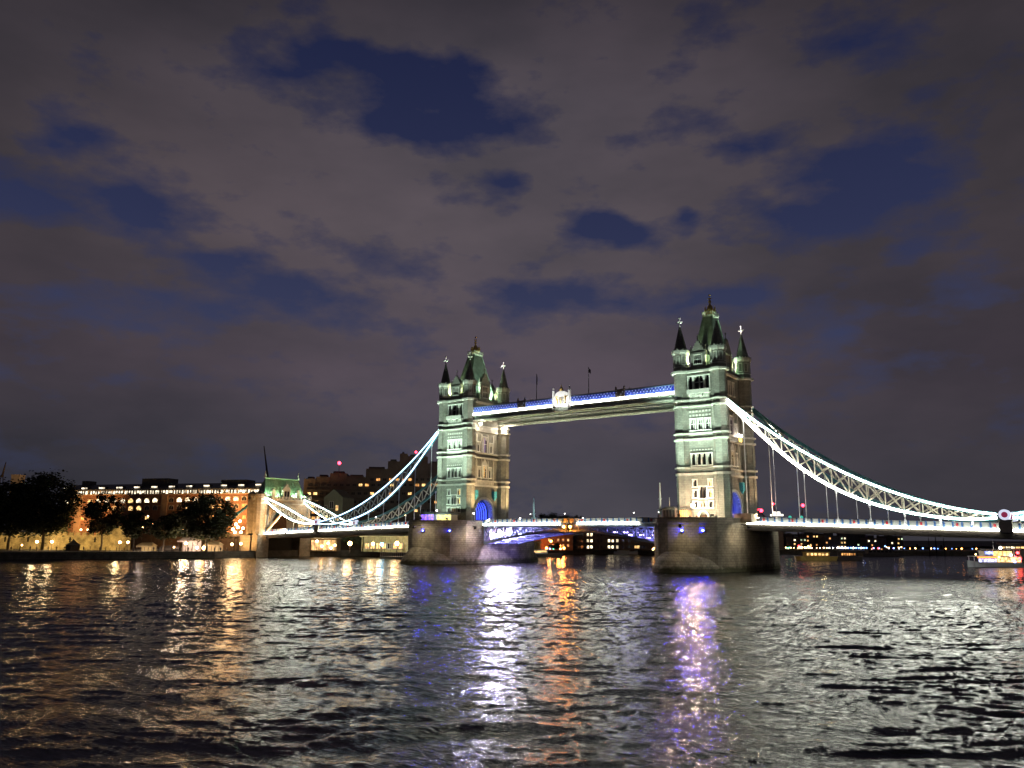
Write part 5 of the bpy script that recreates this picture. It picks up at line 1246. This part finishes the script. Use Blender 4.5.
wins(t, loc, [(503+k*5, 521.8, 3, 1.6, random.choice([GW, GY, GO])) for k in range(8)], GW)
for (pa, pb, yt, d, lb, rc) in ((546, 572, 518.5, 440, 'low building with small lit roof lights above the middle of the lifting span', (.4, .36, .3)), (590, 634, 521.0, 460, 'long low building with white lamps above the right half of the lifting span', (.2, .18, .16)), (636, 658, 517.5, 450, 'low building with a gold lit roof left of the near pier', (.5, .4, .2))):
    t, w, h, loc = facade('low_block', pa, pb, d, d, yt, 14, None, lb)
    m = MB(); m.box(0, w, 0, 14, 0, h-1.4); m.build('wall', mat('low_wall', (.12, .09, .07), .8), t)
    m = MB(); m.add([(-.5, -.5, h-1.4), (w+.5, -.5, h-1.4), (w-2.5, 7, h+.4), (2.5, 7, h+.4), (w+.5, 14, h-1.4), (-.5, 14, h-1.4)], [(0, 1, 2, 3), (3, 2, 4, 5), (0, 3, 5), (1, 4, 2)]); m.build('roof', mat('roof_%d' % int(rc[0]*100), rc, .7), t)
    wins(t, loc, [(pa+3+k*4.4, yt+3.0, 2.2, 1.5, random.choice([GW, GY, GD])) for k in range(int((pb-pa)/4.6))], GW)
    p = at_d((pa+pb)/2, yt, d-12); light('POINT', (p[0], p[1], float(p[2])+2), (1, .75, .4), 900, size=.4).parent = t
# moored white boats at that shore
def boat(px, py, L, label, d=None, rz=None, hullm=None, cab=None, h1=1.4, glow=None, name='moored_boat', cat='boat', group=None):
    p = at_z(px, py, 0); t = empty(name, (p[0], p[1], -.15), label, cat, group, rz=YAW if rz is None else rz)
    m = MB(); W_ = L*.22; n = 10; sec = []
    for i in range(n+1):
        u = i/n; x = -L/2+L*u; w = W_/2*(1-max(0, (u-.55)/.45)**2.2)*(.85+.15*min(1, u*5)); sh = h1*(1+.35*max(0, u-.6)/.4)
        sec.append([(x, -w, sh), (x, -w*.8, 0), (x, 0, -.5), (x, w*.8, 0), (x, w, sh)])
    vs = [q for s_ in sec for q in s_]; fs = [(5*i+j, 5*i+j+1, 5*i+j+6, 5*i+j+5) for i in range(n) for j in range(4)]+[(5*i, 5*i+5, 5*i+9, 5*i+4) for i in range(n)]+[(0, 4, 3, 2, 1)]
    m.add(vs, fs); m.build('hull', hullm or WHITEP, t)
    m = MB(); m.box(-L*.35, L*.15, -W_*.32, W_*.32, h1, h1+1.6); m.box(-L*.37, L*.18, -W_*.36, W_*.36, h1+1.6, h1+1.75); m.build('cabin', cab or WHITEP, t)
    for s in (-1, 1): m = MB(); m.box(-L*.32, L*.12, *sorted((s*W_*.32, s*(W_*.32+.03))), h1+.6, h1+1.3); m.build('window', glow or GW, t)
    return t
boat(592, 553.5, 17, 'white cabin boat moored under the lifting span, left one', rz=YAW+.05)
boat(612, 553, 11, 'small bright cabin boat moored under the lifting span, middle one', glow=GWh)
boat(626, 554, 12, 'low cabin boat with white lamps moored under the lifting span, right one', glow=GWh)
boat(541, 557, 18, 'dark hulled pontoon boat with lamps moored just right of the far pier', hullm=mat('hull_dark', (.1, .09, .09), .5), glow=GY)
for (px, py, g) in ((532, 555.5, G_WHITE), (537, 555, G_BLUE), (550, 555, G_BLUE), (560.5, 550, G_WARM2), (553.5, 548.5, G_GRN), (654, 548, emi('globe_orange', (1, .35, .07), 22)), (653, 552, G_WARM2)):
    lamp_at(px, py, 352, g, 'small coloured lamp at the water edge under the lifting span', 'small lamps at the water edge under the lifting span', .35)
for px in (511, 520, 533, 548, 561, 583, 606, 622, 640, 648):
    lamp_at(px, 519.5+random.uniform(-1.5, 1), 425, random.choice([G_WHITE, G_WARM2, G_WHITE, G_RED, G_BLUE]), 'small lamp beyond the lifting span roadway', 'lamps beyond the lifting span roadway', .32)

# ================================================================== right background
SK = mat('skyline_dark', (.02, .018, .018), .9)
SKY_B = [(762, 785, 534, 500, 'dark block close beside the near pier, under the side span'), (786, 806, 537, 470, 'dark block with coloured windows right of the near pier'), (806, 824, 533.5, 480, 'taller dark block with lit upper floors under the near side span'), (825, 846, 535.5, 470, 'dark flat roofed block with a few amber windows under the near side span'),
    (847, 866, 533.5, 480, 'dark block with green tinted windows under the near side span'), (867, 886, 538, 470, 'low dark block in the middle under the near side span'), (887, 903, 536, 480, 'dark narrow block where the skyline drops'), (904, 925, 549, 520, 'very low distant block with a small chimney'), (926, 950, 550, 520, 'very low distant block left of the thin masts'), (951, 985, 551, 520, 'very low distant block behind the party boat')]
for (pa, pb, yt, d, lb) in SKY_B:
    t, w, h, loc = facade('riverside_block', pa, pb, d, d, yt, 14, None, lb)
    m = MB(); m.box(0, w, 0, 14, 0, h); m.box(w*.2, w*.5, 3, 8, h, h+1.6); m.box(w*.7, w*.76, 3, 4, h, h+3); m.build('wall', SK, t)
    cells = []
    nx = max(2, int((pb-pa)/3.0)); y = yt+3
    while y < 552 and len(cells) < 60:
        for k in range(nx): cells.append((pa+1.8+k*(pb-pa-3)/max(1, nx-1)+.0, y, 1.7, 1.6, random.choice([GD]*7+[GY, GO, GREENISH, GW])))
        y += 4.2
    wins(t, loc, cells, GD, SK)
def shore_lamps(spec, group, label, d=452):
    for (px, py, g, r) in spec: lamp_at(px, py, d, g, label, group, r)
def cl(n, x0, x1, y0, y1, gs, r0=.25, r1=.5): return [(random.uniform(x0, x1), random.uniform(y0, y1), random.choice(gs), random.uniform(r0, r1)) for _ in range(n)]
GO2 = emi('globe_orange', (1, .35, .07), 22)
shore_lamps(cl(9, 795, 815, 545, 554, [GO2, G_WARM2, G_RED, GO2], .35, .65), 'orange and red lamps right of the near pier', 'glowing orange or red lamp in the cluster right of the near pier')
shore_lamps([(798+k*3.6+random.uniform(-1, 1), 552.5+random.uniform(-.6, .6), random.choice([G_WHITE, G_WARM2]), random.uniform(.2, .34)) for k in range(15)], 'white promenade lamps on the distant bank', 'small white lamp in the row along the distant promenade')
shore_lamps([(838+k*2.6, 549.5+.3*(k % 2), G_BLUE if k % 3 else G_WHITE, .42) for k in range(12)], 'blue white lamps on the distant bank', 'blue white lamp in the bright row under the middle of the near side span')
shore_lamps(cl(14, 872, 905, 546, 556, [G_WARM2, G_WHITE, G_BLUE, G_RED, G_WARM2], .2, .4), 'scattered lamps on the distant bank', 'tiny scattered lamp on the distant bank under the near side span')
shore_lamps(cl(14, 906, 980, 549, 557, [G_WARM2, G_RED, GO2, G_BLUE, G_WHITE], .18, .4), 'tiny lamps on the distant bank at the right', 'tiny lamp on the low distant bank near the party boat')
shore_lamps(cl(7, 783, 794, 547, 554, [G_WARM2, G_GRN, G_WHITE], .2, .35), 'tiny lamps close to the near pier', 'tiny lamp on the bank just right of the near pier')
# lamps of the construction site beyond the deck
crane(760, 514, 752, 497, 520, 'crane with red lamps just right of the near tower', lamps=((.2, emi('beacon_red', (1, .03, .06), 14), .8), (.9, emi('beacon_red', (1, .03, .06), 14), .45)))
crane(766, 519, 758, 508, 500, 'low crane with a large red lamp right of the near tower', lamps=((.6, emi('beacon_red', (1, .03, .06), 14), 1.1), (0, emi('beacon_red', (1, .03, .06), 14), .5)))
crane(776, 514, 773, 505, 500, 'slim crane with a red lamp between the chain rods', lamps=((1, emi('beacon_red', (1, .03, .06), 14), .7),))
crane(802, 514, 803, 507, 500, 'slim crane with one red lamp under the chain', lamps=((1, emi('beacon_red', (1, .03, .06), 14), 1.0),))
t, w, h, loc = facade('lift_tower', 775.5, 783.5, 470, 470, 511.5, 6, None, 'narrow building topped by a bright white lantern right of the near tower')
m = MB(); m.box(0, w, 0, 5, 0, h-2.5); m.build('wall', DARKW, t); m = MB(); m.box(-.6, w+.6, -.4, 5.4, h-2.5, h-1.4); m.box(.8, w-.8, .8, 4, h-1.4, h); m.build('lantern', emi('lantern_white', (1, .95, .85), 2.2), t)
for px in (790, 801.5): lamp_at(px, 517, 440, emi('teal_lamp', (.05, .45, .35), 1.2), 'dim teal lamp beyond the near side span roadway', 'teal lamps beyond the near side span', .9)
# barges
def barge(pa, pb, yw, label, hullm, glow, cover=None):
    A = at_z(pa, yw, 0); B = at_z(pb, yw, 0); B = A+(B-A); v = np.array(at_d(pb, yw, np.dot(A-CAM, _fw)))-A; L = float(np.hypot(v[0], v[1])); t = empty('barge', (A[0], A[1], 0), label, 'barge', rz=math.atan2(v[1], v[0]))
    m = MB(); m.add([(0, 0, -.6), (L, 0, -.6), (L, 5, -.6), (0, 5, -.6), (-.8, -.2, 1.5), (L+.8, -.2, 1.5), (L+.8, 5.2, 1.5), (-.8, 5.2, 1.5)], [(0, 3, 2, 1), (4, 5, 6, 7), (0, 1, 5, 4), (1, 2, 6, 5), (2, 3, 7, 6), (3, 0, 4, 7)]); m.build('hull', hullm, t)
    m = MB(); m.box(L*.15, L*.85, .8, 4.2, 1.5, 3.0); m.box(L*.12, L*.88, .6, 4.4, 3.0, 3.15); m.build('deckhouse', hullm, t)
    k = 0
    while k < 6: x = L*(.18+.11*k); m = MB(); m.box(x, x+L*.07, .75, .79, 1.9, 2.7); m.build('window', glow, t); k += 1
    return t
barge(802, 836, 560.5, 'long yellow lit barge moored right of the near pier', mat('barge_yellow', (.55, .38, .1), .7, .3, .8), GY)
p = at_z(818, 562, 0); light('POINT', (p[0]+.0, p[1]-3, 5), (1, .75, .3), 900, size=.4).parent = [o for o in C.objects if o.name.startswith('barge')][0]
barge(839, 861, 560.5, 'dark barge with red and white lamps next to the yellow barge', mat('barge_dark', (.07, .06, .06), .7, .3, .8), GO)
barge(864, 900, 556.5, 'flat dark barge far off under the near side span', mat('barge_dark', (.07, .06, .06), .7, .3, .8), GD)
for (px, ) in ((930,), (937,), (945,)):
    p = at_z(px, 556, 0); mast((p[0], p[1], 0), 9.+(px % 5), 'thin mooring mast on the distant water left of the party boat', [], SK, name='mooring_mast', r=.3, group='thin masts left of the party boat')
# party boat
def party_boat():
    A = at_z(973, 567.5, 0); dirv = np.array([_r[0], _r[1], 0])*1.0+np.array([-.12, .1, 0]); L = 17.
    t = empty('party_boat', (A[0], A[1], 0), 'brightly lit two deck party boat with coloured lamps at the right edge', 'boat', rz=math.atan2(dirv[1], dirv[0]))
    m = MB(); n = 12; sec = []
    for i in range(n+1):
        u = i/n; x = L*u; w = 2.4*min(1, (u/.22+.02))**.6; zt_ = 1.3+.7*max(0, 1-u/.25)
        sec.append([(x, 2.4-w, zt_), (x, 2.4-w*.85, .1), (x, 2.4, -.5), (x, 2.4+w*.85, .1), (x, 2.4+w, zt_)])
    vs = [q for s_ in sec for q in s_]; fs = [(5*i+j, 5*i+j+1, 5*i+j+6, 5*i+j+5) for i in range(n) for j in range(4)]+[(5*i, 5*i+5, 5*i+9, 5*i+4) for i in range(n)]+[(5*n, 5*n+1, 5*n+2, 5*n+3, 5*n+4)]
    m.add(vs, fs); m.build('hull', mat('boat_hull', (.5, .5, .55), .4), t)
    m = MB(); m.box(2.0, L-.2, .35, 4.45, 3.05, 3.25); m.box(6.3, L-.2, .35, 4.45, 5.1, 5.25)
    for k in range(9): x = 2.3+k*1.75; m.box(x, x+.12, .4, .5, 1.3, 3.05); m.box(x, x+.12, 4.3, 4.4, 1.3, 3.05)
    for k in range(6): x = 6.6+k*1.9; m.box(x, x+.1, .4, .5, 3.25, 5.1); m.box(x, x+.1, 4.3, 4.4, 3.25, 5.1)
    m.build('deck_frame', WHITEP, t)
    m = MB(); m.box(2.5, 8.4, .52, .6, 1.5, 2.5); m.build('window', emi('saloon_blue', (.6, .62, 1), 2.0, 1.6), t)
    m = MB(); m.box(8.6, L-.6, .52, .6, 1.5, 2.9); m.build('window', emi('saloon_warm', (1, .62, .25), 2.2, 1.6), t)
    m = MB(); m.box(2.1, 8.4, .28, .33, 2.7, 3.05); m.build('name_board', emi('orange_strip', (1, .25, .05), 3.5), t)
    m = MB(); m.box(5.2, 8., 1.2, 3.6, 3.25, 4.6); m.box(5.0, 8.2, 1.0, 3.8, 4.6, 4.75); m.build('wheelhouse', WHITEP, t)
    m = MB(); m.box(5.3, 7.9, 1.14, 1.19, 3.8, 4.55); m.build('wheelhouse_window', emi('wheelhouse_blue', (.3, .35, 1), 4, 1.5), t)
    m = MB(); m.box(8.6, 14.2, 1.2, 3.8, 3.3, 4.6); m.build('bar', emi('bar_glow', (1, .55, .18), 2.4, 1.4), t)
    for (x, y, z, r, g) in ((15.2, .2, 4.2, .4, G_RED), (15.8, .2, 2.4, .45, G_RED), (14.6, .3, 3.0, .25, G_RED), (13., .2, 3.6, .3, G_WHITE), (10.4, 1., 5.6, .4, G_WHITE), (9., .2, 3.0, .2, G_WARM2), (3.2, 2.4, 3.7, .2, G_WARM2), (14.0, .2, 1.6, .3, G_BLUE)):
        m = MB(); m.ball((x, y, z), r, 8, 6); m.build('deck_lamp', g, t)
    m = MB(); m.lathe((9.2, 2.4, 5.2), [(.09, 0), (.04, 2.6)], 5); m.build('mast', WHITEP, t)
party_boat()
t, w, h, loc = facade('boathouse', 998, 1040, 300, 290, 544.5, 8, None, 'dark boat station with a pale window band and red lamps behind the party boat', base=0.5)
m = MB(); m.box(0, w, 0, 8, 0, h); m.box(-.5, w+.5, -.6, 8, h, h+.5); m.box(-1, w+1, -2, 9, -1.5, 0); m.build('wall', mat('boathouse_paint', (.14, .13, .12), .7), t)
wins(t, loc, [(1003+k*5, 547.5, 4., 1.6, random.choice([GY, GW])) for k in range(6)], GY)
for (px, py) in ((1012, 541.5), (1022, 541.8), (1001, 543)): lamp_at(px, py, 296, G_RED, 'small red lamp on the roof line of the boat station at the right edge', 'red lamps on the boat station roof', .3, base=8.)
